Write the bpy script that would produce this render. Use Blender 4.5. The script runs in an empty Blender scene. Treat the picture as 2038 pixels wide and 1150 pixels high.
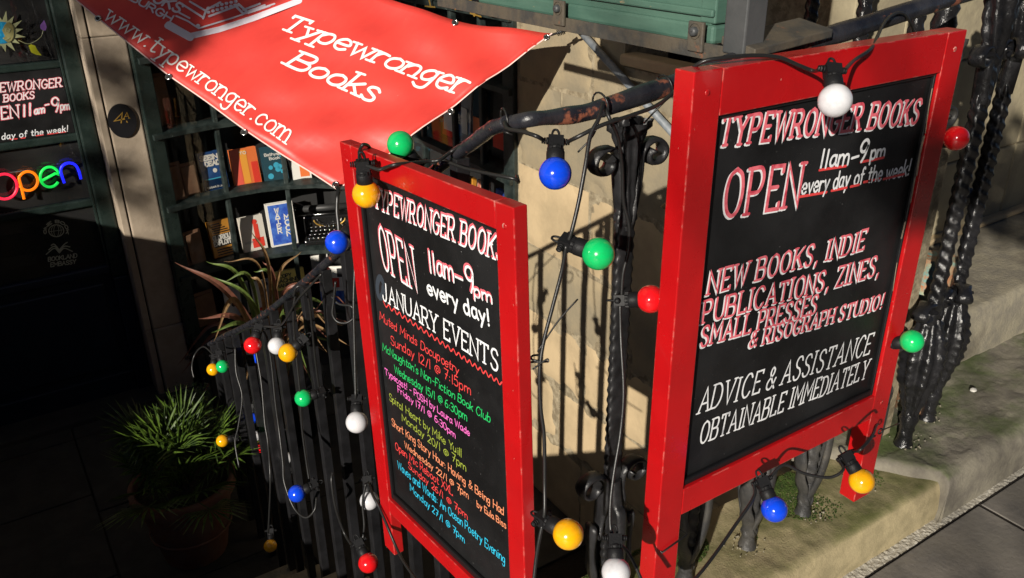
import bpy, bmesh, math, random
from mathutils import Vector, Matrix, noise
R_ = math.radians
random.seed(7)
scn = bpy.context.scene
col = scn.collection
V = Vector

# ------------------------------------------------------------------ camera
F_PX, PITCH, ROLL, HEAD = 1685.5, R_(25.16), R_(-.62), R_(33.11)
CAM = V((0, 0, 1.5))
fw = V((math.sin(HEAD)*math.cos(PITCH), math.cos(HEAD)*math.cos(PITCH), -math.sin(PITCH)))
rt0 = V((math.cos(HEAD), -math.sin(HEAD), 0)); up0 = rt0.cross(fw)
RT = math.cos(ROLL)*rt0 + math.sin(ROLL)*up0
UP = -math.sin(ROLL)*rt0 + math.cos(ROLL)*up0
cd = bpy.data.cameras.new('camera'); cam = bpy.data.objects.new('camera', cd); col.objects.link(cam)
cd.sensor_width = 36; cd.lens = F_PX/2038*36; cd.clip_start = .02; cd.clip_end = 400
cam.matrix_world = Matrix(((RT.x, UP.x, -fw.x, CAM.x), (RT.y, UP.y, -fw.y, CAM.y), (RT.z, UP.z, -fw.z, CAM.z), (0, 0, 0, 1)))
scn.camera = cam

# ------------------------------------------------------------------ light
SUN_EL, SUN_AZ = R_(19.5), HEAD + R_(24.5)
L = V((math.sin(SUN_AZ)*math.cos(SUN_EL), math.cos(SUN_AZ)*math.cos(SUN_EL), -math.sin(SUN_EL)))
sd = bpy.data.lights.new('sun', 'SUN'); sd.energy = 5.0; sd.angle = R_(.53); sd.color = (1, .93, .82)
sun = bpy.data.objects.new('sun', sd); col.objects.link(sun); sun.rotation_euler = L.to_track_quat('-Z', 'Y').to_euler(); sun.location = (-4, -3, 5)
w = bpy.data.worlds.new("World"); scn.world = w; w.use_nodes = True
nt = w.node_tree; bg = nt.nodes['Background']
sky = nt.nodes.new('ShaderNodeTexSky'); sky.sky_type = 'NISHITA'; sky.sun_disc = False
sky.sun_elevation = SUN_EL; sky.sun_rotation = math.atan2(-L.x, -L.y)
nt.links.new(sky.outputs[0], bg.inputs[0]); bg.inputs[1].default_value = .05
sky.air_density = .3; sky.dust_density = .1
scn.view_settings.view_transform = 'Standard'; scn.view_settings.look = 'None'
scn.view_settings.exposure = .25; scn.view_settings.gamma = 1; scn.view_settings.use_curve_mapping = False

# ------------------------------------------------------------------ pixel -> point in the place
def ray(x, y):
    return (fw*F_PX + RT*(x-1019) - UP*(y-575)).normalized()
def at(x, y, ax, val):
    d = ray(x, y); return CAM + d*((val-CAM[ax])/d[ax])
def atd(x, y, d): return CAM + ray(x, y)*d
def atp(x, y, o, n):
    d = ray(x, y); return CAM + d*((o-CAM).dot(n)/d.dot(n))
def P(x, y, spec):
    if isinstance(spec, (int, float)): return atd(x, y, spec)
    return at(x, y, 'xyz'.index(spec[0]), float(spec[1:]))

# ------------------------------------------------------------------ materials
def mat(name, c, rough=.6, c2=None, scale=8., thr=(.4, .6), bump=0., bscale=60., c3=None, s3=3., t3=(.55, .7), metal=0., coat=0., emit=None, detail=6, spec=.5, rvar=0., stretch=None, sss=0., top=False, wear=None):
    m = bpy.data.materials.new(name); m.use_nodes = True
    n = m.node_tree.nodes; l = m.node_tree.links; b = n['Principled BSDF']
    b.inputs['Base Color'].default_value = (*c, 1); b.inputs['Roughness'].default_value = rough
    b.inputs['Metallic'].default_value = metal; b.inputs['Coat Weight'].default_value = coat; b.inputs['Coat Roughness'].default_value = .08
    b.inputs['Specular IOR Level'].default_value = spec
    if sss: b.inputs['Subsurface Weight'].default_value = sss; b.inputs['Subsurface Scale'].default_value = .01
    geo = n.new('ShaderNodeNewGeometry'); vec = geo.outputs['Position']
    if stretch:
        mp = n.new('ShaderNodeMapping'); mp.inputs['Scale'].default_value = stretch; l.new(vec, mp.inputs[0]); vec = mp.outputs[0]
    def nz(s, d=detail):
        t = n.new('ShaderNodeTexNoise'); t.inputs['Scale'].default_value = s; t.inputs['Detail'].default_value = d; t.inputs['Roughness'].default_value = .62
        l.new(vec, t.inputs['Vector']); return t.outputs['Fac']
    def ramp(src, a, bb):
        r = n.new('ShaderNodeMapRange'); r.inputs[1].default_value = a; r.inputs[2].default_value = bb; l.new(src, r.inputs[0]); return r.outputs[0]
    cur = None
    if c2:
        mx = n.new('ShaderNodeMix'); mx.data_type = 'RGBA'; mx.inputs[6].default_value = (*c, 1); mx.inputs[7].default_value = (*c2, 1)
        l.new(ramp(nz(scale), *thr), mx.inputs[0]); cur = mx.outputs[2]
    if c3:
        mx = n.new('ShaderNodeMix'); mx.data_type = 'RGBA'
        if cur: l.new(cur, mx.inputs[6])
        else: mx.inputs[6].default_value = (*c, 1)
        mx.inputs[7].default_value = (*c3, 1); fac = ramp(nz(s3), *t3)
        if top:
            sp = n.new('ShaderNodeSeparateXYZ'); l.new(geo.outputs['Normal'], sp.inputs[0]); mu = n.new('ShaderNodeMath'); mu.operation = 'MULTIPLY'; l.new(fac, mu.inputs[0]); l.new(ramp(sp.outputs[2], .55, .97), mu.inputs[1]); fac = mu.outputs[0]
        l.new(fac, mx.inputs[0]); cur = mx.outputs[2]
    if wear:
        bv = n.new('ShaderNodeBevel'); bv.inputs['Radius'].default_value = .0035; bv.samples = 4
        dt = n.new('ShaderNodeVectorMath'); dt.operation = 'DOT_PRODUCT'; l.new(bv.outputs[0], dt.inputs[0]); l.new(geo.outputs['True Normal'], dt.inputs[1])
        e_ = ramp(dt.outputs['Value'], .96, .80); mu = n.new('ShaderNodeMath'); mu.operation = 'MULTIPLY'; l.new(e_, mu.inputs[0]); l.new(ramp(nz(38), .50, .6), mu.inputs[1])
        mx = n.new('ShaderNodeMix'); mx.data_type = 'RGBA'; mx.inputs[7].default_value = (*wear, 1)
        if cur: l.new(cur, mx.inputs[6])
        else: mx.inputs[6].default_value = (*c, 1)
        l.new(mu.outputs[0], mx.inputs[0]); cur = mx.outputs[2]
    if cur: l.new(cur, b.inputs['Base Color'])
    if rvar:
        rr = n.new('ShaderNodeMapRange'); rr.inputs[1].default_value = .3; rr.inputs[2].default_value = .7; rr.inputs[3].default_value = max(.02, rough-rvar); rr.inputs[4].default_value = min(1, rough+rvar)
        l.new(nz(scale*1.7), rr.inputs[0]); l.new(rr.outputs[0], b.inputs['Roughness'])
    if bump:
        bp = n.new('ShaderNodeBump'); bp.inputs['Strength'].default_value = 1; bp.inputs['Distance'].default_value = bump
        l.new(nz(bscale, 8), bp.inputs['Height']); l.new(bp.outputs[0], b.inputs['Normal'])
    if emit:
        b.inputs['Emission Color'].default_value = (*c, 1); b.inputs['Emission Strength'].default_value = emit
    return m
M = {}
M['red'] = mat('red_gloss_paint', (.47, .006, .008), .3, (.4, .005, .007), 5, bump=.0006, bscale=26, c3=(.6, .25, .2), s3=120, t3=(.71, .73), coat=.25, rvar=.1, wear=(.62, .36, .3))
M['panel'] = mat('blackboard', (.0055, .0055, .006), .5, (.014, .014, .015), 5, spec=.3, bump=.0004, bscale=300, c3=(.25, .25, .25), s3=210, t3=(.69, .73), rvar=.1)
M['blackwood'] = mat('black_beading', (.007, .007, .008), .4, bump=.0006, bscale=90)
M['white'] = mat('white_paint_pen', (.82, .83, .85), .5, (.42, .43, .46), 70, (.52, .72))
M['pink'] = mat('pink_paint_pen', (.78, .16, .2), .5, (.5, .04, .07), 55, (.45, .66))
M['pred'] = mat('red_paint_pen', (.75, .06, .06), .5); M['pgreen'] = mat('green_paint_pen', (.02, .5, .13), .5)
M['ppink'] = mat('magenta_paint_pen', (.85, .16, .55), .5); M['polive'] = mat('olive_paint_pen', (.3, .37, .05), .5)
M['porange'] = mat('orange_paint_pen', (.8, .28, .14), .5); M['pcyan'] = mat('cyan_paint_pen', (.03, .5, .75), .5)
M['iron'] = mat('thick_black_paint', (.008, .008, .009), .2, (.014, .014, .016), 30, bump=.0035, bscale=48, rvar=.1, spec=.6)
M['ironsatin'] = mat('satin_black_paint', (.012, .012, .013), .36, (.022, .022, .024), 26, bump=.002, bscale=60, c3=(.1, .09, .08), s3=60, t3=(.7, .76), rvar=.1)
M['irondull'] = mat('dusty_black_paint', (.03, .03, .031), .45, (.075, .07, .062), 14, (.45, .75), bump=.0025, bscale=70, c3=(.12, .1, .07), s3=26, t3=(.66, .75))
M['bar'] = mat('black_bar_paint', (.009, .009, .01), .38, (.016, .016, .018), 20, bump=.0009, bscale=140, c3=(.3, .3, .28), s3=60, t3=(.755, .77))
M['rail'] = mat('black_rail_rust', (.014, .015, .02), .27, (.03, .03, .035), 20, bump=.0018, bscale=60, c3=(.24, .085, .05), s3=24, t3=(.595, .65), rvar=.12)
M['rusty'] = mat('rusty_painted_steel', (.045, .045, .042), .6, (.09, .075, .055), 18, bump=.002, bscale=60, c3=(.22, .09, .045), s3=26, t3=(.62, .7))
M['steel'] = mat('grey_painted_steel', (.05, .054, .056), .5, (.07, .072, .074), 10, bump=.0006)
M['conduit'] = mat('weathered_grey_tube', (.14, .16, .18), .55, (.22, .24, .26), 30)
M['signgreen'] = mat('green_sign_paint', (.055, .12, .092), .45, (.075, .15, .115), 7, bump=.0007, bscale=50, c3=(.28, .22, .13), s3=20, t3=(.68, .74), stretch=(1, 1, 3))
M['framegreen'] = mat('dark_green_joinery', (.012, .021, .018), .3, (.02, .032, .028), 12, bump=.0006, bscale=60, rvar=.1)
M['muntin'] = mat('worn_green_joinery', (.010, .016, .015), .38, (.03, .04, .037), 18, bump=.0008, bscale=70, c3=(.3, .32, .3), s3=70, t3=(.7, .74))
M['navy'] = mat('navy_door_paint', (.008, .013, .026), .35, (.011, .017, .032), 10)
M['wall'] = mat('pale_sandstone', (.5, .38, .225), .9, (.42, .32, .19), 5, bump=.002, bscale=60, c3=(.3, .235, .14), s3=2.2, t3=(.52, .8))
M['wall2'] = mat('grey_stained_sandstone', (.34, .27, .165), .9, (.25, .21, .14), 4, bump=.002, bscale=60, c3=(.17, .15, .11), s3=2.5, t3=(.52, .8))
M['mortar'] = mat('crumbling_mortar', (.2, .16, .1), .95, (.36, .3, .2), 30, bump=.006, bscale=90)
M['pil'] = mat('smooth_pilaster_stone', (.37, .3, .225), .85, (.28, .225, .165), 6, bump=.0012, bscale=90, c3=(.16, .13, .1), s3=4, t3=(.6, .8))
M['plinth'] = mat('mossy_plinth_stone', (.40, .33, .19), .95, (.3, .25, .14), 22, bump=.0018, bscale=190, c3=(.105, .11, .032), s3=6, t3=(.32, .6), top=True)
M['moss'] = mat('deep_green_moss', (.03, .06, .006), .95, (.06, .1, .012), 40, bump=.006, bscale=200)
M['slab'] = mat('riven_grey_stone', (.21, .19, .145), .85, (.14, .125, .1), 16, bump=.003, bscale=70, c3=(.075, .1, .03), s3=5, t3=(.42, .62), top=True)
M['step'] = mat('worn_step_stone', (.28, .25, .18), .9, (.2, .18, .14), 16, bump=.004, bscale=90, c3=(.13, .11, .08), s3=5, t3=(.55, .75))
M['backstone'] = mat('tan_ashlar', (.36, .31, .2), .9, (.28, .24, .16), 9, bump=.003, bscale=40, c3=(.2, .17, .12), s3=2, t3=(.5, .75))
M['flag'] = mat('wet_grey_flagstone', (.19, .172, .15), .6, (.125, .115, .105), 10, bump=.0018, bscale=70, c3=(.17, .155, .13), s3=3, t3=(.5, .7), rvar=.15)
M['grout'] = mat('crumbled_pavement_mortar', (.5, .47, .4), .95, (.36, .33, .27), 90, (.42, .6), bump=.004, bscale=160)
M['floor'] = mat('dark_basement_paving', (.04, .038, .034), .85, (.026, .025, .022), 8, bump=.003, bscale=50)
M['black'] = mat('unlit_interior', (.006, .006, .006), .8)
M['darkwood'] = mat('dark_shelf_wood', (.02, .014, .01), .6)
M['cable'] = mat('black_rubber_cable', (.014, .014, .014), .38, bump=.0003, bscale=300)
M['socket'] = mat('black_bulb_socket', (.01, .01, .011), .5, bump=.0006, bscale=300, spec=.2)
M['kraft'] = mat('brown_kraft_paper', (.19, .1, .055), .8, (.14, .075, .04), 14, bump=.002, bscale=30)
M['terracotta'] = mat('dusty_terracotta', (.19, .075, .045), .85, (.14, .06, .04), 10, c3=(.2, .15, .12), s3=6, t3=(.45, .75), bump=.001)
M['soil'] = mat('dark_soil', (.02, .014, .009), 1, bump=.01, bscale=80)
M['palm'] = mat('palm_leaf', (.07, .12, .015), .35, (.02, .04, .008), 30)
M['phor1'] = mat('bronze_blade', (.2, .075, .05), .45, (.12, .05, .03), 20); M['phor2'] = mat('green_blade', (.12, .17, .04), .4, (.06, .1, .02), 20)
M['phor3'] = mat('straw_blade', (.28, .17, .07), .6, (.16, .09, .04), 30)
M['gold'] = mat('gold_leaf', (.55, .33, .07), .35, metal=.6)
M['plaque'] = mat('black_plaque', (.01, .01, .012), .35)
M['cream'] = mat('banner_print', (.84, .8, .76), .55); M['shaded_print'] = mat('banner_logo_shaded', (.66, .6, .66), .55)  # logo print is pale; the lilac puts the banner's shade into its colour
M['paper'] = mat('paper', (.7, .68, .62), .6); M['tan'] = mat('tan_tag', (.5, .36, .17), .7)
M['chrome'] = mat('worn_chrome', (.6, .6, .58), .2, metal=1); M['twblack'] = mat('typewriter_enamel', (.012, .012, .012), .2)
M['patina'] = mat('peeling_iridescent_paint', (.35, .4, .28), .5, (.5, .16, .06), 18, (.4, .6), c3=(.2, .4, .36), s3=30, t3=(.5, .6), bump=.002)
M['wood'] = mat('raw_split_wood', (.5, .4, .27), .8, (.3, .24, .17), 60)
M['asphalt'] = mat('asphalt', (.05, .05, .05), .9, bump=.004, bscale=90)
M['facade'] = mat('street_sandstone', (.3, .25, .17), .9, (.22, .18, .13), 3)
M['bark'] = mat('tree_bark', (.08, .06, .045), .9, bump=.01)
M['treeleaf'] = mat('tree_leaf', (.05, .09, .02), .6)
for nme, c in dict(blue=(.004, .06, .72), yellow=(.9, .42, .004), green=(.006, .5, .13), red=(.75, .008, .012), wht=(.66, .66, .69)).items():
    M['g_'+nme] = mat('bulb_'+nme, c, .16, tuple(v*.72+.006 for v in c), 55, (.45, .8), coat=.5, bump=.0001, bscale=20, spec=.6, rvar=.08)
for nme, c, e in (('red', (.9, .02, .06), .75), ('orange', (.95, .2, .005), .8), ('green', (.01, .7, .08), .7), ('blue', (.01, .015, .9), 1.2)):
    M['n_'+nme] = mat('neon_'+nme, c, .4, emit=e)
def cmat(name, c, rough=.45, c2=None, sc=20): 
    if name not in M: M[name] = mat(name, c, rough, c2, sc)
    return M[name]
# banner cloth: translucent vinyl with creases
m = mat('red_vinyl_banner', (.68, .055, .042), .42, (.6, .045, .036), 3, bump=.0012, bscale=9, c3=(.78, .3, .26), s3=55, t3=(.73, .76), stretch=(1, 3, 1)); M['banner'] = m
# glass: clear pane that reflects
g = bpy.data.materials.new('window_glass'); g.use_nodes = True; gn = g.node_tree; gn.nodes.clear()
o_ = gn.nodes.new('ShaderNodeOutputMaterial'); tr = gn.nodes.new('ShaderNodeBsdfTransparent'); gl = gn.nodes.new('ShaderNodeBsdfGlossy'); mx = gn.nodes.new('ShaderNodeMixShader'); fr = gn.nodes.new('ShaderNodeFresnel')
gl.inputs['Roughness'].default_value = .02; ge_ = gn.nodes.new('ShaderNodeNewGeometry'); ma_ = gn.nodes.new('ShaderNodeMath'); ma_.operation = 'MULTIPLY_ADD'; ma_.inputs[1].default_value = 1/1.5-1.5; ma_.inputs[2].default_value = 1.5; gn.links.new(ge_.outputs['Backfacing'], ma_.inputs[0]); gn.links.new(ma_.outputs[0], fr.inputs[0])
gn.links.new(fr.outputs[0], mx.inputs[0]); gn.links.new(tr.outputs[0], mx.inputs[1]); gn.links.new(gl.outputs[0], mx.inputs[2]); gn.links.new(mx.outputs[0], o_.inputs[0])
M['glass'] = g

# ------------------------------------------------------------------ object helpers
ORG = {}
def org(o): return ORG[o.name] if o else V((0, 0, 0))
def tag(o, label=None, cat=None, group=None, kind=None):
    if label: o['label'] = label
    if cat: o['category'] = cat
    if group: o['group'] = group
    if kind: o['kind'] = kind
    return o
def thing(name, label, cat, loc, group=None):
    o = bpy.data.objects.new(name, None); col.objects.link(o); loc = V(loc); o.location = loc; ORG[o.name] = loc.copy()
    o.empty_display_size = .05
    return tag(o, label, cat, group)
class MB:
    def __init__(s): s.v = []; s.f = []; s.sm = []
    def add(s, vs, fs, sm=False):
        k = len(s.v); s.v += [V(p) for p in vs]; s.f += [[i+k for i in f] for f in fs]; s.sm += [sm]*len(fs); return s
    def box(s, a, b):   # axis aligned
        x0, y0, z0 = a; x1, y1, z1 = b
        return s.add([(x0, y0, z0), (x1, y0, z0), (x1, y1, z0), (x0, y1, z0), (x0, y0, z1), (x1, y0, z1), (x1, y1, z1), (x0, y1, z1)],
              [(0, 3, 2, 1), (4, 5, 6, 7), (0, 1, 5, 4), (1, 2, 6, 5), (2, 3, 7, 6), (3, 0, 4, 7)])
    def obox(s, o, u, v, n):   # corner + three edge vectors
        o, u, v, n = V(o), V(u), V(v), V(n)
        fs = [(0, 3, 2, 1), (4, 5, 6, 7), (0, 1, 5, 4), (1, 2, 6, 5), (2, 3, 7, 6), (3, 0, 4, 7)]
        if u.cross(v).dot(n) < 0: fs = [f[::-1] for f in fs]
        return s.add([o, o+u, o+u+v, o+v, o+n, o+u+n, o+u+v+n, o+v+n], fs)
    def tube(s, pts, r, n=10, cap=True, up=None, flat=1., smooth=True):
        pts = [V(p) for p in pts]; N = len(pts); rs = r if isinstance(r, (list, tuple)) else [r]*N
        vs = []; fs = []; a = None
        for i, p in enumerate(pts):
            t = (pts[min(i+1, N-1)]-pts[max(i-1, 0)]).normalized()
            if a is None:
                a = V(up) if up else (V((0, 0, 1)) if abs(t.z) < .9 else V((1, 0, 0)))
            a = (a - t*a.dot(t)).normalized(); b = t.cross(a)
            for k in range(n):
                th = 2*math.pi*(k+.5)/n
                vs.append(p + a*math.cos(th)*rs[i]*flat + b*math.sin(th)*rs[i])
        for i in range(N-1):
            for k in range(n):
                k2 = (k+1) % n; fs.append((i*n+k, i*n+k2, (i+1)*n+k2, (i+1)*n+k))
        s.add(vs, fs, smooth)
        if cap: 
            K = len(s.v)-N*n; s.f += [[K+k for k in range(n)][::-1], [K+(N-1)*n+k for k in range(n)]]; s.sm += [False]*2
        return s
    def lathe(s, c, prof, n=24, axis=None):   # prof [(r, h)]
        c = V(c); ax = V(axis).normalized() if axis else V((0, 0, 1))
        a = ax.orthogonal().normalized(); b = ax.cross(a); vs = []; fs = []
        for r, h in prof:
            for k in range(n):
                th = 2*math.pi*k/n; vs.append(c+ax*h+(a*math.cos(th)+b*math.sin(th))*r)
        for i in range(len(prof)-1):
            for k in range(n):
                k2 = (k+1) % n; fs.append((i*n+k, i*n+k2, (i+1)*n+k2, (i+1)*n+k))
        return s.add(vs, fs, True)
    def sphere(s, c, r, n=32, m=18):
        prof = [(max(r*math.sin(math.pi*i/m), 1e-5), -r*math.cos(math.pi*i/m)) for i in range(m+1)]
        return s.lathe(c, prof, n)
    def build(s, name, m, parent=None, bevel=0, kind=None, label=None, origin=None):
        o0 = V(origin) if origin is not None else V((0, 0, 0)); base = (org(parent) if parent else V((0, 0, 0))) + o0
        me = bpy.data.meshes.new(name); me.from_pydata([p-base for p in s.v], [], s.f); me.update()
        me.polygons.foreach_set('use_smooth', s.sm)
        o = bpy.data.objects.new(name, me); col.objects.link(o)
        if parent: o.parent = parent
        o.location = o0; ORG[o.name] = base
        if m: me.materials.append(m)
        if bevel:
            bv = o.modifiers.new('bevel', 'BEVEL'); bv.width = bevel; bv.segments = 2; bv.limit_method = 'ANGLE'; bv.harden_normals = False
        if kind: o['kind'] = kind
        if label: o['label'] = label
        return o
    def top(s, name, m, label, cat, group=None, **k):
        lo = V((sum(p.x for p in s.v)/len(s.v), sum(p.y for p in s.v)/len(s.v), min(p.z for p in s.v)))
        return tag(s.build(name, m, None, origin=lo, **k), label, cat, group)
def smooth_path(pts, n=8):
    pts = [V(p) for p in pts]
    if len(pts) < 3: return pts
    q = [pts[0]*2-pts[1]]+pts+[pts[-1]*2-pts[-2]]; out = []
    for i in range(1, len(q)-2):
        a, b, c, d = q[i-1:i+3]
        for k in range(n):
            t = k/n; out.append(.5*((2*b)+(c-a)*t+(2*a-5*b+4*c-d)*t*t+(3*b-a-3*c+d)*t**3))
    return out+[pts[-1]]

# ------------------------------------------------------------------ stroke lettering (drawn pen by pen, built as thin raised paint)
G = {}
def gl_(s):
    for line in s.strip().split('\n'):
        ch, wd, rest = line.split(' ', 2); G[ch] = (float(wd), [(p[0] == '~', [tuple(float(c) for c in q.split(',')) for q in p.strip('~').split()]) for p in [x.strip() for x in rest.split('|')]])
gl_('''A 6.6 0,0 3.3,10 6.6,0|1.2,3.6 5.4,3.6
B 5.6 0,0 0,10|~0,10 4,9.9 5,8 4,5.6 0,5.3|~0,5.3 4.6,5 5.6,2.6 4.4,.2 0,0
C 6 ~5.8,8.2 4.5,9.8 2.4,9.9 .5,7.6 0,5 .5,2.2 2.4,.1 4.6,.3 5.9,2
D 6 0,0 0,10|~0,10 3.6,9.8 5.8,7 5.8,3 3.6,.2 0,0
E 5 5,8.6 5,10 0,10 0,0 5,0 5,1.4|0,5.2 3.6,5.2
F 5 5,8.6 5,10 0,10 0,0|0,5.2 3.6,5.2
G 6.2 ~5.8,8.2 4.5,9.8 2.4,9.9 .5,7.6 0,5 .5,2.2 2.4,.1 4.6,.3 5.8,2 5.8,4.4|3.6,4.4 6.6,4.4
H 6 0,0 0,10|6,0 6,10|0,5 6,5
I 1.6 .8,0 .8,10
J 4.5 ~3.8,10 3.8,3 3.2,.7 1.8,-.2 .3,.8 0,2.4
K 6 0,0 0,10|6,10 0,4.2|2,5.8 6,0
L 5 0,10 0,0 5,0 5,1.6
M 7.6 0,0 .3,10 3.8,3.4 7.3,10 7.6,0
N 6.2 0,0 0,10 6.2,0 6.2,10
O 6.4 ~3.2,10 .9,8.6 0,5 .9,1.4 3.2,0 5.5,1.4 6.4,5 5.5,8.6 3.2,10
P 5.4 0,0 0,10|~0,10 4,9.9 5.3,7.6 4,4.9 0,4.6
Q 6.4 ~3.2,10 .9,8.6 0,5 .9,1.4 3.2,0 5.5,1.4 6.4,5 5.5,8.6 3.2,10|4,2 6.8,-1
R 6 0,0 0,10|~0,10 4,9.9 5.3,7.6 4,4.9 0,4.6|2.8,4.7 6,0
S 5.2 ~5,8.2 3.8,9.9 1.4,9.8 .3,7.8 1.4,5.8 3.8,4.6 5.1,2.5 4,.2 1.4,.1 0,1.9
T 6 3,0 3,10|0,8.6 0,10 6,10 6,8.6
U 6 ~0,10 0,3.4 1,.7 3,0 5,.7 6,3.4 6,10
V 6.2 0,10 3.1,0 6.2,10
W 8.8 0,10 2.2,0 4.4,9 6.6,0 8.8,10
X 6 0,0 6,10|0,10 6,0
Y 6.2 0,10 3.1,4.8 6.2,10|3.1,4.8 3.1,0
Z 5.4 0,8.6 0,10 5.4,10 0,0 5.4,0 5.4,1.4
a 4.6 ~4.1,5 3,6.1 1,5.6 0,3.1 .6,.5 2.4,.2 4.1,2.4|~4.1,6 4,1.6 4.9,.1
b 4.6 0,10 0,0|~0,4 1.6,6 3.6,5.8 4.5,3.2 3.6,.4 1.5,.1 0,1.6
c 4.2 ~4.1,4.9 2.6,6.1 .7,5.2 0,3 .7,.8 2.4,0 4.2,1.1
d 4.8 ~4.2,4.6 2.6,6 .7,5.2 0,2.9 .8,.4 2.5,.1 4.2,2|4.2,10 4.3,0
e 4.4 ~.2,3 4.2,3.2 3.7,5.3 2,6.1 .5,4.9 0,3 .7,.7 2.4,-.1 4.2,1
f 3.4 ~3.5,9.2 2.6,10.2 1.4,9.2 1.3,6 1.3,0|0,6 3,6
g 4.6 ~4.1,5 2.6,6.1 .7,5.2 .1,3.2 1.2,1 3,1.3 4.1,3|~4.1,6 4.2,0 3.7,-2.8 1.8,-3.4 .2,-2.2
h 4.6 0,10 0,0|~0,3.6 1.6,5.8 3.5,5.7 4.3,3.8 4.3,0
i 1.4 .7,6 .7,0|.6,8.4 .8,8.8
j 2.6 ~1.9,6 1.9,-1.6 1.2,-3.2 -.4,-2.8|1.8,8.4 2,8.8
k 4.4 0,10 0,0|4,6 0,2.6|1.6,3.7 4.4,0
l 1.4 .7,10 .7,0
m 7.4 0,6 0,0|~0,3.6 1.3,5.9 3,5.8 3.7,3.8 3.7,0|~3.7,3.6 5,5.9 6.7,5.8 7.4,3.8 7.4,0
n 4.6 0,6 0,0|~0,3.6 1.6,5.9 3.6,5.8 4.4,3.8 4.4,0
o 4.8 ~2.4,6.1 .6,5.1 0,3 .6,.9 2.4,0 4.2,.9 4.8,3 4.2,5.1 2.4,6.1
p 4.6 0,6 0,-3.4|~0,4 1.6,6 3.6,5.8 4.5,3.2 3.6,.4 1.5,.1 0,1.6
r 3 0,6 0,0|~0,3.4 1.3,5.7 3.4,5.6
s 4 ~3.8,5 2.6,6.1 .8,5.8 .4,4.4 2,3.3 3.7,2.1 3.5,.4 1.6,-.1 0,1
t 3.6 ~1.5,9 1.4,1.4 2.2,.1 3.7,.7|0,6.2 3.3,6.2
u 4.6 ~0,6 0,1.6 1.2,.1 3,.5 4.2,2.6|4.2,6 4.3,0
v 4.4 0,6 2.2,0 4.4,6
w 6.6 0,6 1.6,0 3.3,5 5,0 6.6,6
x 4.4 0,0 4.4,6|0,6 4.4,0
y 4.4 0,6 2.2,.6|4.4,6 2.2,.6 .6,-3.4
z 4 0,6 4,6 0,0 4,0
0 5.2 ~2.6,10 .6,8.4 0,5 .6,1.6 2.6,0 4.6,1.6 5.2,5 4.6,8.4 2.6,10
1 2 1,10 1,0
2 5 ~.2,7.8 1.2,9.7 3.4,9.9 4.8,8 4,5.2 0,0|0,0 5,0
3 5 ~.3,9 2.4,10 4.4,8.6 4.2,6.4 2,5.4|~2,5.4 4.6,4.4 4.8,1.6 2.6,0 .1,1
4 5.4 3.8,0 3.8,10 0,3.2 5.4,3.2
5 5 4.6,10 .8,10 .4,5.8|~.4,5.8 3,6.4 4.9,4.2 4.2,.8 2,-.1 0,.9
6 5 ~4.4,9.6 1.8,8.4 .2,4.6 .5,1.2 2.6,0 4.7,1.4 4.6,4 2.6,5.3 .4,3.8
7 5 0,10 5,10 1.6,0|1.4,5 4.2,5
9 5 ~4.6,7 3.6,4.8 1.4,4.8 .1,7 .8,9.4 2.8,10.1 4.5,8.6 4.6,6 4.2,2.6 3,-.2
8 5 ~2.5,5.2 .4,7.4 2.5,10 4.6,7.6 2.5,5.2 .1,2.6 2.5,0 4.9,2.6 2.5,5.2
! 1.6 .9,10 .8,3|.7,.2 .9,.6
. 1.4 .6,.1 .9,.4
, 1.8 1.1,.8 .5,-1.8
' 1.4 .9,10 .6,8
: 1.4 .7,1 .7,1.4|.7,4.6 .7,5
- 4 .4,4 3.6,4.2
@ 7 ~4.8,6 3,6.6 2.2,4.4 3.2,2.8 4.8,4 5,6.4 4.8,3.2 6.2,2.8 7,5 6,8.2 3.4,9 .8,7.4 0,4.4 1.4,1.4 4,.6
& 6.4 ~6.2,0 3,4.6 1.4,7.6 2.4,9.8 4,8.8 3.6,6.6 .4,3.6 .4,1 2.4,0 4.6,1.4 6.2,4.6
/ 3.4 0,-.5 3.2,10''')
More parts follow.
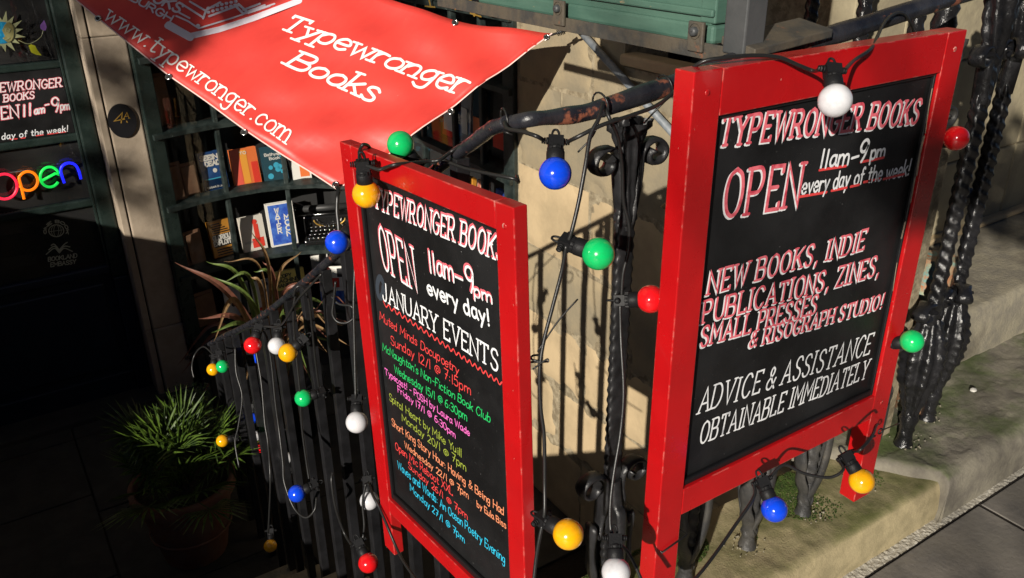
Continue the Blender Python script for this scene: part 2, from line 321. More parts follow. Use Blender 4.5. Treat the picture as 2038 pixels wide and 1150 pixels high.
# long bars for a date's stroke
class Ink:
    """flat ribbons on a surface; surf(a, b) -> (point, normal)"""
    def __init__(s, lift=.0006): s.mb = MB(); s.k = 0; s.lift = lift
    def stroke(s, p3, wid, nrm, taper=False):
        s.k += 1; h = s.lift+.00003*(s.k % 12)
        p3 = [V(p) for p in p3]; q = [p3[0]]
        for p in p3[1:]:
            if (p-q[-1]).length > wid*.12: q.append(p)
        if len(q) < 2: q.append(q[0]+nrm.orthogonal()*wid*.3)
        N = len(q); left = []; right = []
        closed = (q[0]-q[-1]).length < wid*.5 and N > 4
        if closed: q = q[:-1]; N -= 1
        for i in range(N):
            a = q[i]-q[i-1] if (i > 0 or closed) else q[1]-q[0]; b = q[(i+1) % N]-q[i] if (i < N-1 or closed) else q[i]-q[i-1]
            t = a.normalized()+b.normalized()
            if t.length < .1: t = b
            t.normalize(); sd_ = nrm.cross(t).normalized(); c = max(.45, t.dot(b.normalized()))
            hw = wid/2/c; left.append(q[i]+sd_*hw+nrm*h); right.append(q[i]-sd_*hw+nrm*h)
        vs = left+right; fs = [(N+i, N+(i+1) % N, (i+1) % N, i) for i in range(N if closed else N-1)]
        s.mb.add(vs, fs)
        if not closed:
            for e, o in ((0, 1), (N-1, N-2)):
                d = (q[e]-q[o]).normalized(); sd_ = nrm.cross(d); c = q[e]+nrm*h
                vs = [c+(sd_*math.cos(t)+d*math.sin(t))*wid/2 for t in [math.pi*k/6 for k in range(7)]]
                s.mb.add(vs, [list(range(7))])
    def text(s, txt, fn, nrm, wid, serif=0., gap=1.6, jit=.25, off=(0, 0), seed=0, sp=4.):
        """fn(x, y) with x in 0..1 along the line and y in 0..1 cap height -> 3D"""
        rnd = random.Random(seed or txt); 
        W = sum((G[c][0]+gap) if c != ' ' else sp for c in txt)-gap; x = 0
        for c in txt:
            if c == ' ': x += sp; continue
            gw, st = G[c]; dx = rnd.uniform(-jit, jit); dy = rnd.uniform(-jit, jit); sc = 1+rnd.uniform(-jit, jit)*.12
            for sm, pts in st:
                pp = [V((px*1., py*sc, 0)) for px, py in pts]
                if sm: pp = smooth_path(pp, 5)
                f3 = lambda p: fn((x+dx+p[0])/W+off[0], (p[1]+dy)/10+off[1])
                s.stroke([f3(p) for p in pp], wid, nrm)
                if serif:
                    ends = [(pp[0], pp[0]-pp[1]), (pp[-1], pp[-1]-pp[-2])]
                    for e, d in ends:
                        if d.length and abs(d.y) > abs(d.x)*1.0 and len(pts) < 6 and c not in ",'!.:/-@&" and (e.y < .3 or e.y > 5.5 or e.y < -3) and not (c in 'CGSJU' and e.y < 9) and not (c in 'EFLZTSs' and 1 < e.y < 9):
                            s.stroke([f3((e.x-serif, e.y)), f3((e.x+serif, e.y))], wid*.8, nrm)
            x += gw+gap
    def build(s, m, parent, name='lettering', **k): return s.mb.build(name, m, parent, kind='stuff', **k)
def line_fn(o, n, p0, p1, top):
    A = atp(*p0, o, n); B = atp(*p1, o, n); T = atp(*top, o, n)
    return lambda x, y: A+(B-A)*x+(T-A)*y

# ================================================================== THE SETTING
def prism(poly, z0, z1):
    mb = MB(); n = len(poly); mb.add([(x, y, z0) for x, y in poly]+[(x, y, z1) for x, y in poly],
        [list(range(n))[::-1], [n+i for i in range(n)]]+[(i, (i+1) % n, n+(i+1) % n, n+i) for i in range(n)]); return mb
def struct(mb, name, m, **k): return mb.build(name, m, kind='structure', **k)
def slab_relief(mb, x0, x1, y0, y1, z, res, amp, sc, edge=.02, front_round=.0, skirt=0.):
    nx = max(1, int((x1-x0)/res)); ny = max(1, int((y1-y0)/res)); vs = []; fs = []
    for j in range(ny+1):
        for i in range(nx+1):
            x = x0+(x1-x0)*i/nx; y = y0+(y1-y0)*j/ny
            h = noise.fractal(V((x*sc, y*sc, z)), .8, 2.1, 4)*amp
            d = y-y0
            if front_round and d < front_round: h -= front_round*(1-math.sqrt(max(0, 1-(1-d/front_round)**2)))
            vs.append((x, y+noise.noise(V((x*9, y*9, 3)))*amp*.6, z+h))
    for j in range(ny):
        for i in range(nx): a = j*(nx+1)+i; fs.append((a, a+1, a+nx+2, a+nx+1))
    if skirt:
        k = len(vs)
        for i in range(nx+1): x, y, zz = vs[i]; vs.append((x, y-.004, zz-skirt*.5)); 
        for i in range(nx+1): x, y, zz = vs[i]; vs.append((x, y+noise.noise(V((x*14, 2, 7)))*.004, z-skirt-front_round))
        for r in (0, 1):
            for i in range(nx):
                a = i if r == 0 else k+i; b = k+i if r == 0 else k+nx+1+i
                fs.append((b, b+1, a+1, a))
    mb.add(vs, fs, True); return mb

# street ground with a rectangular hole for the basement yard
gm = MB()
gm.add([(-60, -60, -.03), (60, -60, -.03), (60, .83, -.03), (-60, .83, -.03)], [(0, 1, 2, 3)])
struct(gm, 'ground', M['asphalt'])
pv = struct(MB().box((-12, -2.6, -.06), (14, .837, -.0035)), 'pavement', M['soil'])
xs = [-4, -3.1, -2.25, -1.5, -.7, .02, .62, 1.3, 2.03, 2.86, 3.6, 4.4]; ys = [-2.6, -1.95, -1.2, -.5, .12, .832]
for i in range(len(xs)-1):
    for j in range(len(ys)-1):
        h = random.uniform(-.0015, .0015)
        MB().box((xs[i]+.006, ys[j]+.005, -.03), (xs[i+1]-.006, ys[j+1]-.003, h)).build('flagstone', M['flag'], pv, bevel=.003)
# crumbled mortar line between kerb stone and paving
mm = MB(); slab_relief(mm, .3, 3.4, .832, .885, .004, .003, .0026, 120)
tag(mm.build('mortar_strip', M['grout']), kind='structure')
tag(MB().box((.62, .84, -.1), (1.78, .87, -.002)).build('kerb_bedding', M['grout']), kind='structure')
# plinth under the railing
pl = MB(); slab_relief(pl, .60, 1.87, .862, 1.115, .12, .006, .004, 9, front_round=.03, skirt=.1)
pl.box((.60, .872, -.1), (1.865, 1.112, .108))
plinth = struct(pl, 'plinth', M['plinth'])
ms = MB()
for k in range(26000):
    x = random.uniform(.9, 1.78); y = random.gauss(1.07, .06)
    if y > 1.112 or y < .9: continue
    if noise.noise(V((x*7, y*9, 1))) < -.1+max(0, 1.03-y)*4: continue
    z = .121+noise.fractal(V((x*9, y*9, .12)), .8, 2.1, 4)*.004; r = random.uniform(.001, .0026); a = random.uniform(0, 6.28)
    t = V((math.cos(a), math.sin(a), 0)); u = V((-t.y, t.x, 0)); c = V((x, y, z)); tip = c+V((random.uniform(-1, 1)*r, random.uniform(-1, 1)*r, r*.9))
    p = [c+t*r, c+u*r, c-t*r, c-u*r]; ms.add(p+[tip], [(0, 1, 4), (1, 2, 4), (2, 3, 4), (3, 0, 4)])
ms.build('moss', M['moss'], plinth, kind='stuff')
# entrance slab and steps up to the neighbouring shop
es = MB(); nx = 150; ny = 70; vs = []; fs = []
def leftx(y): return 1.868 - .17*max(0., (y-.875)/.24)**.8 if y > .875 else 1.868
for j in range(ny+1):
    for i in range(nx+1):
        y = .842+(1.17-.842)*j/ny; x0 = leftx(y); x = x0+(3.6-x0)*(i/nx)**1.25
        d = min(y-.842, (x-x0)*1.4); h = noise.fractal(V((x*5, y*9, 2)), .8, 2.2, 5)*.0035 + .0022*math.floor(2.5*noise.noise(V((x*4, y*7, 5)))+.5*noise.noise(V((x*25, y*25, 5))))
        R0 = .045
        if d < R0: h -= R0*(1-math.sqrt(max(0, 1-(1-d/R0)**2)))
        vs.append((x, y, .15+h))
for j in range(ny):
    for i in range(nx): a = j*(nx+1)+i; fs.append((a, a+1, a+nx+2, a+nx+1))
k = len(vs)
for i in range(nx+1): vs.append((vs[i][0], .85, -.02))
for i in range(nx): fs.append((k+i, k+i+1, i+1, i))
k = len(vs)
for j in range(ny+1): q = vs[j*(nx+1)]; vs.append((q[0]+.004, q[1], .0))
for j in range(ny): fs.append((j*(nx+1), (j+1)*(nx+1), k+j+1, k+j))
es.add(vs, fs, True)
steps = thing('entrance_steps', 'worn stone steps rising behind the right end of the railing', 'steps', (2.6, 1.2, 0))
es.build('slab', M['slab'], steps)
s2 = MB(); slab_relief(s2, 1.86, 3.8, 1.157, 1.57, .33, .012, .003, 6, front_round=.012, skirt=.19); s2.build('step', M['step'], steps)
MB().box((1.87, 1.17, -.05), (3.8, 1.6, .312)).build('step_core', M['step'], steps)
# pedestal wall of tan ashlar behind the steps
ped = thing('ashlar_wall', 'tan ashlar stone wall behind the twisted bars at the top right', 'wall', (2.9, 1.6, .33))
MB().box((2.2, 1.575, .1), (5, 2.2, 4)).build('core', M['mortar'], ped)
zc = [.335, .62, .98, 1.34, 1.7, 2.1]; 
for i in range(5):
    xj = [2.19] + [2.45+.31*(i % 2), 3.3, 4.1, 5]
    for a, b in zip(xj, xj[1:]): MB().box((a+.003, 1.562+random.uniform(0, .003), zc[i]+.003), (b-.003, 1.65, zc[i+1]-.003)).build('stone_block', M['backstone'], ped, bevel=.006)
MB().box((2.3, 1.53, .331), (3.8, 1.57, .352)).build('nosing', M['wall'], ped, bevel=.008)
gd = MB().box((2.98, 1.49, 1.13), (3.04, 1.55, 1.9)).top('green_post', M['signgreen'], 'green painted timber post at the top right edge', 'post', bevel=.003)

# side wall of the basement yard
sw = thing('yard_side_wall', 'pale sandstone wall of the basement yard seen between the two blackboards', 'wall', (1.9, 2, -1.05))
MB().box((1.858, 1.05, -1.2), (1.91, 2.16, .975)).build('core', M['mortar'], sw)
MB().box((1.858, 2.16, -1.2), (2.05, 2.8, 2.2)).build('core', M['mortar'], sw)
cour = [(-1.1, -.72, 'wall'), (-.72, -.42, 'wall'), (-.42, -.13, 'wall'), (-.13, .165, 'wall2'), (.165, .5, 'wall'), (.5, .835, 'wall2'), (.835, 1.09, 'wall2'), (1.09, 1.45, 'wall'), (1.45, 1.9, 'wall')]
def block(a, b, z0, z1, m):
    mb = MB(); n_y = max(2, int((b-a)/.02)); n_z = max(2, int((z1-z0)/.02)); vs = []; fs = []; off = random.uniform(0, .004)
    g_ = .005
    for j in range(n_z+1):
        for i in range(n_y+1):
            y = a+g_+(b-a-2*g_)*i/n_y; z = z0+g_+(z1-z0-2*g_)*j/n_z
            e = min(i, n_y-i, j, n_z-j); d = .004*(e == 0)+abs(noise.fractal(V((y*6, z*6, a*7)), .9, 2, 4))*.002
            if e <= 1: d += .0015+max(0, noise.noise(V((y*16, z*16, 4)))-.05)*.02; 
            vs.append((1.85+off+d, y, z))
    for j in range(n_z):
        for i in range(n_y): q = j*(n_y+1)+i; fs.append((q, q+n_y+1, q+n_y+2, q+1))
    mb.add(vs, fs, True); mb.box((1.857+off, a+.004, z0+.004), (1.9, b-.004, z1-.004)); return mb.build('stone_block', M[m], sw)
for k, (z0, z1, mm_) in enumerate(cour):
    ye = 2.165 if z0 > .83 else 1.1
    if k == 6: ye = 1.15
    ends = [ye] + [y for y in ([1.52, 2.07, 2.5] if k % 2 else [1.28, 1.83, 2.32]) if y > ye+.1] + [2.79]
    zt = z1
    for a, b in zip(ends, ends[1:]):
        if k == 6 and b <= 2.17: zt = .98
        elif k == 6 and a < 2.165 < b:
            block(a, 2.165, z0, .98, mm_); block(2.165, b, z0, z1, mm_); continue
        else: zt = z1
        block(a, b, z0, zt, mm_)
cp = MB().box((1.835, 1.1, .982), (1.915, 2.163, 1.02)); cp.build('coping', M['wall'], sw, bevel=.01)
# upper platform, and a black sheet for the unlit void behind the coping
MB().box((2.06, 1.6, -1), (6, 2.75, .31)).top('stone_platform', M['step'], 'stone landing behind the low wall under the green sign', 'landing')
MB().box((2.06, 2.81, -1), (6, 2.9, 4)).top('dark_void_sheet', M['black'], 'black sheet standing in for the unlit void beneath and behind the green sign', 'shopfront')

# basement yard
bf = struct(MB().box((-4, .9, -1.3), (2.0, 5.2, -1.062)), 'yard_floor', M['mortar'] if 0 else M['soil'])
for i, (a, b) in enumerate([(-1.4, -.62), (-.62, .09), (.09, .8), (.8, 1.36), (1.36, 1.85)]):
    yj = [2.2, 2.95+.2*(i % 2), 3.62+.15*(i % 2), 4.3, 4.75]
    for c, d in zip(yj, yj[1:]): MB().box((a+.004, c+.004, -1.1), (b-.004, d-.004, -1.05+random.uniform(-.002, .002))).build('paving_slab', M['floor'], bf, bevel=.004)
stair = thing('basement_stairs', 'dark stone stairs descending beside the black bars', 'stairs', (0, 2, -1.05))
for k in range(7):
    y0 = .875 if k == 0 else 1.15+.25*(k-1); z = .12-.17*k if k else .12
    MB().box((-1.0, y0, -1.2), (.705, 1.15+.25*k, .0-.17*(k-1)-.05)).build('step', M['step'], stair, bevel=.006)
# unseen wall added left of the stairs to shade yard and shop front
MB().box((-1.25, 2.35, -1.1), (-1.0, 5, .585)).top('shade_wall', M['facade'], 'added stone wall left of the stairs, shading the yard', 'wall')
MB().box((-1.25, .9, -1.1), (-1.0, 2.348, .13)).top('low_shade_wall', M['facade'], 'added low stone block left of the stairs, shading the pot', 'wall')  # unseen block added to keep sun off the pot and lower palm

# ------------------------------------------------------------------ bookshop front
shop = thing('bookshop_front', 'dark green basement bookshop front with curved many-paned window and stone pilaster', 'shopfront', (.7, 4.5, -1.05))
for z0, z1 in [(-1.05, -.62), (-.62, .905), (.905, 1.9)]:
    MB().box((.549, 4.452, z0+.001), (.5815, 4.72, z1-.001)).build('stone_block', M['pil'], shop, bevel=.004)
    MB().box((.589, 4.45 if z0 > -1 else 4.44, z0+.001), (.741, 4.72, z1-.001)).build('stone_block', M['pil'], shop, bevel=.007)
MB().box((.58, 4.47, -1.05), (.59, 4.7, 1.9)).build('joint', M['black'], shop)
# door
YD = 4.6
door = MB().box((-.6, YD+.03, -1.04), (.5, YD+.05, 1.8)).build('door', M['navy'], shop)
rz = [(.762, .797), (.408, .447), (.068, .108), (-.31, -.262)]
for a, b in rz: MB().box((-.6, YD-.005, a), (.4655, YD+.028, b)).build('rail', M['framegreen'] if b > 0 else M['navy'], door, bevel=.008)
MB().box((.466, YD-.02, -.33), (.545, YD+.04, 1.8)).build('stile', M['framegreen'], door, bevel=.01)
MB().box((.466, YD-.02, -1.04), (.545, YD+.04, -.332)).build('stile', M['navy'], door, bevel=.01)
MB().box((.452, YD-.012, -.26), (.464, YD+.025, 1.8)).build('beading', M['framegreen'], door, bevel=.003)
MB().box((-.6, YD-.004, -1.04), (.4655, YD+.026, -.9)).build('rail', M['navy'], door, bevel=.006)
MB().box((-.6, YD+.008, -.86), (.42, YD+.029, -.36)).build('panel', M['navy'], door, bevel=.012)
for a, b in [(.80, 1.8), (-.26, .066), (.11, .406)]: MB().box((-.6, YD+.018, a), (.452, YD+.022, b)).build('pane', M['glass'], door)
for a, b in [(.80, 1.8), (-.26, .066), (.11, .406), (.449, .76)]: MB().box((-.6, YD+.024, a), (.452, YD+.029, b)).build('backing', M['black'], door)
MB().box((-1.2, 4.42, -1.06), (.75, 4.8, -1.02)).top('door_step', M['floor'], 'low dark stone step below the shop door', 'step', bevel=.006)
MB().box((-8, 4.8, -1.1), (14, 5, 14)).top('tenement_wall', M['facade'], 'sandstone tenement wall above the shops', 'wall')
MB().box((.0, 4.3, 1.75), (2.2, 4.9, 2.4)).top('shop_cornice', M['framegreen'], 'dark green cornice above the shop window', 'cornice')

# curved window
ctrl = [(.765, 4.43), (.93, 4.475), (1.10, 4.495), (1.26, 4.49), (1.42, 4.455), (1.57, 4.38), (1.70, 4.25), (1.80, 4.07), (1.842, 3.85), (1.85, 3.6), (1.85, 3.29), (1.85, 3.05), (1.85, 2.8)]
vert = [0, 2, 4, 6, 8, 9, 10, 11, 12]
rows = [-.72, -.344, .05, .43, .80, 1.08]
def nrm2(i):
    a = V((*ctrl[max(i-1, 0)], 0)); b = V((*ctrl[min(i+1, len(ctrl)-1)], 0)); t = (b-a).normalized(); return V((t.y, -t.x, 0))
for q, i in enumerate(vert):
    n = nrm2(i); t = V((-n.y, n.x, 0)); c = V((*ctrl[i], 0)); hw = .013 if q not in (0, 8) else .04
    if q == 0: c += t*.02
    if q == 8: c -= t*.035
    MB().obox(c-t*hw+n*.012+V((0, 0, -.75)), t*hw*2, V((0, 0, 2.5)), -n*.032).build('glazing_bar', M['muntin'] if q else M['framegreen'], shop, bevel=.005)
for z in rows:
    for q in range(len(vert)-1):
        i0, i1 = vert[q], vert[q+1]; mb = MB()
        for i in range(i0, i1):
            a = V((*ctrl[i], 0)); b = V((*ctrl[i+1], 0)); na, nb = nrm2(i), nrm2(i+1); Z = V((0, 0, 1))
            a0, b0 = a+na*.03, b+nb*.03; a1, b1 = a-na*.03, b-nb*.03
            mb.add([a0+Z*(z-.008), b0+Z*(z-.008), b1+Z*(z+.012), a1+Z*(z+.012), a0+Z*(z-.03), b0+Z*(z-.03), b1+Z*(z-.03), a1+Z*(z-.03)],
                   [(0, 1, 2, 3), (7, 6, 5, 4), (4, 5, 1, 0), (6, 7, 3, 2), (5, 6, 2, 1), (7, 4, 0, 3)])
        mb.build('sill_bar', M['muntin'], shop)
        # shelf behind the glass
        mb = MB()
        for i in range(i0, i1):
            a = V((*ctrl[i], z)); b = V((*ctrl[i+1], z)); na, nb = nrm2(i), nrm2(i+1)
            mb.add([a-na*.03, b-nb*.03, b-nb*.24, a-na*.24], [(0, 1, 2, 3)])
        mb.build('shelf', M['darkwood'], shop)
for r in range(len(rows)-1):
    for q in range(len(vert)-1):
        i0, i1 = vert[q], vert[q+1]; mb = MB()
        a = V((*ctrl[i0], 0)); b = V((*ctrl[i1], 0)); n = (nrm2(i0)+nrm2(i1)).normalized()
        pts = [V((*ctrl[i], 0)) for i in range(i0, i1+1)]
        vs = [p+V((0, 0, rows[r])) for p in pts]+[p+V((0, 0, rows[r+1]-.03)) for p in pts]; k = len(pts)
        mb.add(vs, [(i, i+1, k+i+1, k+i) for i in range(k-1)]); mb.build('pane', M['glass'], shop)
mb = MB()
for i in range(len(ctrl)-1):
    a = V((*ctrl[i], 0))-nrm2(i)*.25; b = V((*ctrl[i+1], 0))-nrm2(i+1)*.25
    mb.add([a+V((0, 0, -1)), b+V((0, 0, -1)), b+V((0, 0, 1.7)), a+V((0, 0, 1.7))], [(0, 1, 2, 3)])
mb.build('display_back', M['black'], shop)
mb = MB()
for i in range(len(ctrl)-1):
    a = V((*ctrl[i], 0))+nrm2(i)*.035; b = V((*ctrl[i+1], 0))+nrm2(i+1)*.035
    mb.add([a+V((0, 0, -1.06)), b+V((0, 0, -1.06)), b+V((0, 0, -.75)), a+V((0, 0, -.75))], [(0, 1, 2, 3)])
    a2 = a-nrm2(i)*.08; b2 = b-nrm2(i+1)*.08; Z = V((0, 0, -.75)); mb.add([a+Z, b+Z, b2+Z, a2+Z], [(0, 1, 2, 3)])
mb.build('stall_riser', M['floor'], shop)
# black fascia with gold letters above the right hand panes
fas = MB().box((1.80, 2.83, 1.11), (1.848, 4.0, 1.75)).top('fascia_board', M['plaque'], 'black fascia board with gold serif lettering above the window behind the banner', 'fascia', bevel=.002)
O = V((1.7985, 0, 0)); NX = V((-1, 0, 0)); ink = Ink(.0008)
for pl_, wd in (([(851, -14), (857, 12)], .012), ([(846, 12), (866, 14)], .006), ([(898, -14), (906, 15)], .02), ([(894, 14), (916, 18)], .006), ([(932, -14), (944, 28)], .02), ([(936, 26), (958, 33)], .006), ([(960, -10), (970, 18)], .006)):
    ink.stroke([atp(*p, O, NX) for p in pl_], wd, NX)
ink.stroke(smooth_path([atp(*p, O, NX) for p in [(966, 20), (975, 29), (986, 27), (997, 16), (1001, 2), (998, -10)]]), .013, NX)
ink.build(M['gold'], fas)

# number plaque, hours board, neon, glass ornaments, decal
c = at(243, 240, 1, 4.447); pq = MB(); prof = []
n_ = 40; vs = [c+V((math.cos(6.2832*i/n_)*.064, 0, math.sin(6.2832*i/n_)*.083)) for i in range(n_)]; vs2 = [p+V((0, -.008, 0)) for p in vs]
pq.add(vs+vs2, [list(range(n_)), [n_+i for i in range(n_)][::-1]]+[(i, n_+i, n_+(i+1) % n_, (i+1) % n_) for i in range(n_)])
pq = pq.top('number_plaque', M['plaque'], 'oval black plaque reading 4A in gold on the stone pilaster', 'plaque')
O = V((0, 4.438, 0)); NY = V((0, -1, 0)); ink = Ink(.0008)
ink.text('4', line_fn(O, NY, (227, 247), (247, 243), (229, 227)), NY, .006, serif=0, jit=0)
ink.text('A', line_fn(O, NY, (246, 236), (257, 235), (247, 224)), NY, .0035, serif=1, jit=0)
ink.stroke([atp(252, 241, O, NY), atp(253, 243, O, NY)], .006, NY); ink.build(M['gold'], pq)

hb = MB().box((-.6, YD+.004, .449), (.450, YD+.012, .760)).top('hours_board', M['panel'], 'small blackboard behind the door glass with pale hand lettering of the opening hours', 'board')
O = V((0, YD+.003, 0)); ink = Ink(.0006); ink2 = Ink(.0003); ink3 = Ink(.0006)
def dbl(txt, p0, p1, top, wd, serif=1.3, **k):
    f = line_fn(O, NY, p0, p1, top); ink2.text(txt, f, NY, wd*1.5, serif=serif, seed=txt, **k); ink.text(txt, f, NY, wd*.75, serif=serif, seed=txt, **k)
dbl('TYPEWRONGER', (-46, 187), (122, 172), (-46, 169), .006, gap=2.3); dbl('BOOKS', (8, 203), (68, 195), (8, 189), .0055, gap=2.2)
dbl('OPEN', (-38, 243), (37, 233), (-40, 218), .0075, gap=2.2); dbl('11', (44, 232), (64, 229), (44, 209), .009, serif=0); dbl('am', (69, 227), (88, 224), (69, 212), .008, serif=0)
dbl('-', (89, 214), (98, 212), (89, 202), .008, serif=0); dbl('9', (104, 222), (118, 220), (103, 195), .008, serif=0); dbl('pm', (121, 219), (138, 217), (120, 203), .007, serif=0)
ink.text('every day of the week!', line_fn(O, NY, (-48, 284), (135, 261), (-48, 272)), NY, .0042, gap=2.2)
for a, b in (((20, 277), (34, 276)), ((42, 275), (50, 274)), ((72, 270), (86, 268)), ((95, 267), (131, 262))): ink3.stroke([atp(*a, O, NY), atp(*b, O, NY)], .005, NY)
ink2.build(M['pink'], hb); ink.build(M['white'], hb); ink3.build(M['pred'], hb)

ns = thing('neon_sign', 'neon sign reading open in red, orange, green and blue tubes on the door', 'sign', at(80, 370, 1, YD-.02))
def pxarc(cx, cy, r, a0, a1, n=18, ry=None): return [(cx+r*math.cos(R_(a0+(a1-a0)*i/n)), cy-(ry or r)*math.sin(R_(a0+(a1-a0)*i/n))) for i in range(n+1)]
yn = YD-.02
for nm, pts in (('red', pxarc(9, 371, 25, 0, 360, 28)), ('orange', [(48, 396), (43, 374), (38, 356), (38, 350)]+pxarc(56, 360, 19, 165, -150, 22)), 
                ('green', [(84, 359), (110, 345)]+pxarc(99, 352, 19, 12, 330, 24, 20)), ('blue', [(128, 364), (121, 343)]+pxarc(138, 341, 18, 160, 20, 12, 17)+[(158, 343), (161, 356)])):
    p3 = [at(*p, 1, yn) for p in pts]
    if nm == 'green': p3 = smooth_path(p3[:2], 2)+p3[2:]
    MB().tube(p3, .0065, 10).build('neon_tube', M['n_'+nm], ns)
MB().tube([at(10, 345, 1, yn+.014), at(160, 322, 1, yn+.014)], .003, 8).build('support_bar', M['cable'], ns)

# sun ornament
yo = YD-.012
def flat(pts, depth=.004, y=yo):
    mb = MB(); p = [at(*q, 1, y) for q in pts]; n = len(p); mb.add(p+[q+V((0, depth, 0)) for q in p], [list(range(n))[::-1], [n+i for i in range(n)]]+[((i+1) % n, i, n+i, n+(i+1) % n) for i in range(n)]); return mb
so = thing('sun_ornament', 'painted glass sun with a blue moon face hanging inside the door pane', 'ornament', at(5, 70, 1, yo))
cream_g = cmat('pale_yellow_glass', (.38, .4, .22), .25); olive_g = cmat('olive_glass', (.22, .2, .08), .3, (.3, .28, .12)); blue_g = cmat('blue_glass', (.01, .2, .42), .2, (.03, .35, .6), 40)
flat(pxarc(3, 65, 29, 0, 359, 30, 25), y=yo-.001).build('rim', cream_g, so)
flat(pxarc(3, 65, 26, 0, 359, 30, 22), y=yo-.003).build('moon_face', blue_g, so)
flat(pxarc(16, 64, 12, -100, 100, 14, 20)+[(9, 50), (4, 60), (10, 72), (5, 76), (12, 82)], y=yo-.005).build('sun_face', olive_g, so)
for k in range(16):
    a = R_(k*22.5+8); r0 = 27; r1 = 44+5*(k % 2); c_, s_ = math.cos(a), math.sin(a); b = .2
    flat([(3+r0*math.cos(a-b), 65-.9*r0*math.sin(a-b)), (3+r1*math.cos(a+.06), 65-.9*r1*math.sin(a+.06)), (3+r0*math.cos(a+b), 65-.9*r0*math.sin(a+b))][::-1]).build('ray', cream_g, so)
fl = MB()
ink = Ink(.001); O = V((0, yo-.006, 0))
ink.stroke(smooth_path([atp(*p, O, NY) for p in [(9, 57), (15, 60), (21, 58)]]), .003, NY); ink.stroke([atp(*p, O, NY) for p in pxarc(15, 60, 4.5, 0, 360, 10)], .003, NY)
ink.stroke(smooth_path([atp(*p, O, NY) for p in [(6, 76), (13, 78), (19, 75)]]), .003, NY); ink.build(cream_g, so, 'face_lines')
lo_ = thing('leaf_ornament', 'small glass sprig with one purple and one yellow leaf on the door pane', 'ornament', at(70, 80, 1, yo))
MB().tube(smooth_path([at(*p, 1, yo) for p in [(37, 80), (55, 87), (70, 82), (82, 72), (86, 60)]]), .0015, 6).build('stem', cream_g, lo_)
flat([(86, 61), (81, 57), (80, 50), (84, 45), (88, 40), (91, 47), (93, 54), (91, 60)][::-1]).build('leaf', cmat('purple_glass', (.25, .12, .45), .3), lo_, label='purple leaf')
flat([(57, 91), (62, 88), (70, 91), (74, 99), (83, 110), (72, 109), (62, 104)][::-1]).build('leaf', cmat('yellow_glass', (.6, .62, .03), .3), lo_, label='yellow leaf')
# window sticker
O = V((0, YD+.0165, 0)); ink = Ink(.0005); dk = cmat('dim_sticker', (.42, .45, .36), .6)
ink.stroke([atp(*p, O, NY) for p in pxarc(112, 459, 15, 0, 360, 20, 12)], .004, NY)
for r in (5, 10): ink.stroke([atp(*p, O, NY) for p in pxarc(112, 459, r, 0, 360, 16, 12)], .002, NY)
ink.stroke([atp(*p, O, NY) for p in [(97, 461), (127, 457)]], .002, NY)
ink.text('ONE BOOK', lambda x, y: atp(112+(20+5*y)*math.cos(R_(195-210*x)), 460-(17+5*y)*math.sin(R_(195-210*x)), O, NY), NY, .004, jit=0)
for s_ in (-1, 1):
    for k in range(3): ink.stroke(smooth_path([atp(*p, O, NY) for p in [(118, 503-k*3), (118+s_*10, 494-k*4), (118+s_*(26-5*k), 503-k*9+(-3 if s_ > 0 else 3))]]), .005, NY)
ink.text('BOOKLAND', line_fn(O, NY, (96, 520), (153, 512), (96, 512)), NY, .004, jit=0); ink.text('EMBASSY', line_fn(O, NY, (101, 531), (151, 524), (101, 523)), NY, .004, jit=0)
ink.mb.top('window_sticker', dk, 'faint globe and open book sticker on the lowest door pane', 'sticker')

# ------------------------------------------------------------------ window display
def book(name, label, cat, pxb, zsh, w, h, yaw, m, th=.02, art=None, lean=9, group=None, edge=True, inset=-.055):
    b = at(*pxb, 2, zsh) + V((0, inset, 0)); t = thing(name, label, cat, b, group)
    U = V((math.cos(R_(yaw)), math.sin(R_(yaw)), 0)); N = V((U.y, -U.x, 0)); Z = (V((0, 0, 1))*math.cos(R_(lean)) - N*math.sin(R_(lean))); N2 = U.cross(Z)
    o = b-U*w/2
    MB().obox(o, U*w, Z*h, -N2*.002).build('cover', m, t)
    if edge:
        MB().obox(o+U*.003+Z*.003-N2*.0025, U*(w-.005), Z*(h-.006), -N2*th).build('pages', M['paper'], t)
        MB().obox(o-N2*(th+.003), U*w, Z*h, -N2*.002).build('back_cover', m, t)
        MB().obox(o-U*.002-N2*.0, U*.002, Z*h, -N2*(th+.005)).build('spine', m, t)
    fn = lambda x, y: o+U*(w*x)+Z*(h*y)
    def rect(x0, y0, x1, y1, mm, lift=.001, nm='cover_print'): MB().obox(fn(x0, y0), fn(x1, y0)-fn(x0, y0), fn(x0, y1)-fn(x0, y0), N2*lift).build(nm, mm, t)
    def disc(x, y, r, mm, lift=.0015, ry=None, nm='cover_print'):
        mb = MB(); c = fn(x, y)+N2*lift; vs = [c+U*r*math.cos(k*.3927)+Z*(ry or r)*math.sin(k*.3927) for k in range(16)]; mb.add(vs, [list(range(16))]); mb.build(nm, mm, t)
    def txt(s_, x0, y, x1, hgt, mm, wd, serif=0, nm='title'):
        i_ = Ink(.0022); i_.text(s_, lambda a, b_: fn(x0+(x1-x0)*a, y+hgt*b_), N2, wd, serif=serif, jit=0); i_.build(mm, t, nm)
    if art: art(rect, disc, txt)
    return t
W_ = M['paper']; navy = cmat('navy_cover', (.015, .05, .16), .25, (.03, .1, .28), 12); orng = cmat('orange_cover', (.75, .18, .05), .3); redc = cmat('red_cover', (.7, .05, .03), .3)
teal = cmat('dark_teal_cover', (.02, .06, .08), .3); ochre = cmat('ochre_cover', (.55, .24, .03), .4); bluec = cmat('blue_cover', (.03, .08, .42), .25, (.08, .2, .6), 20)
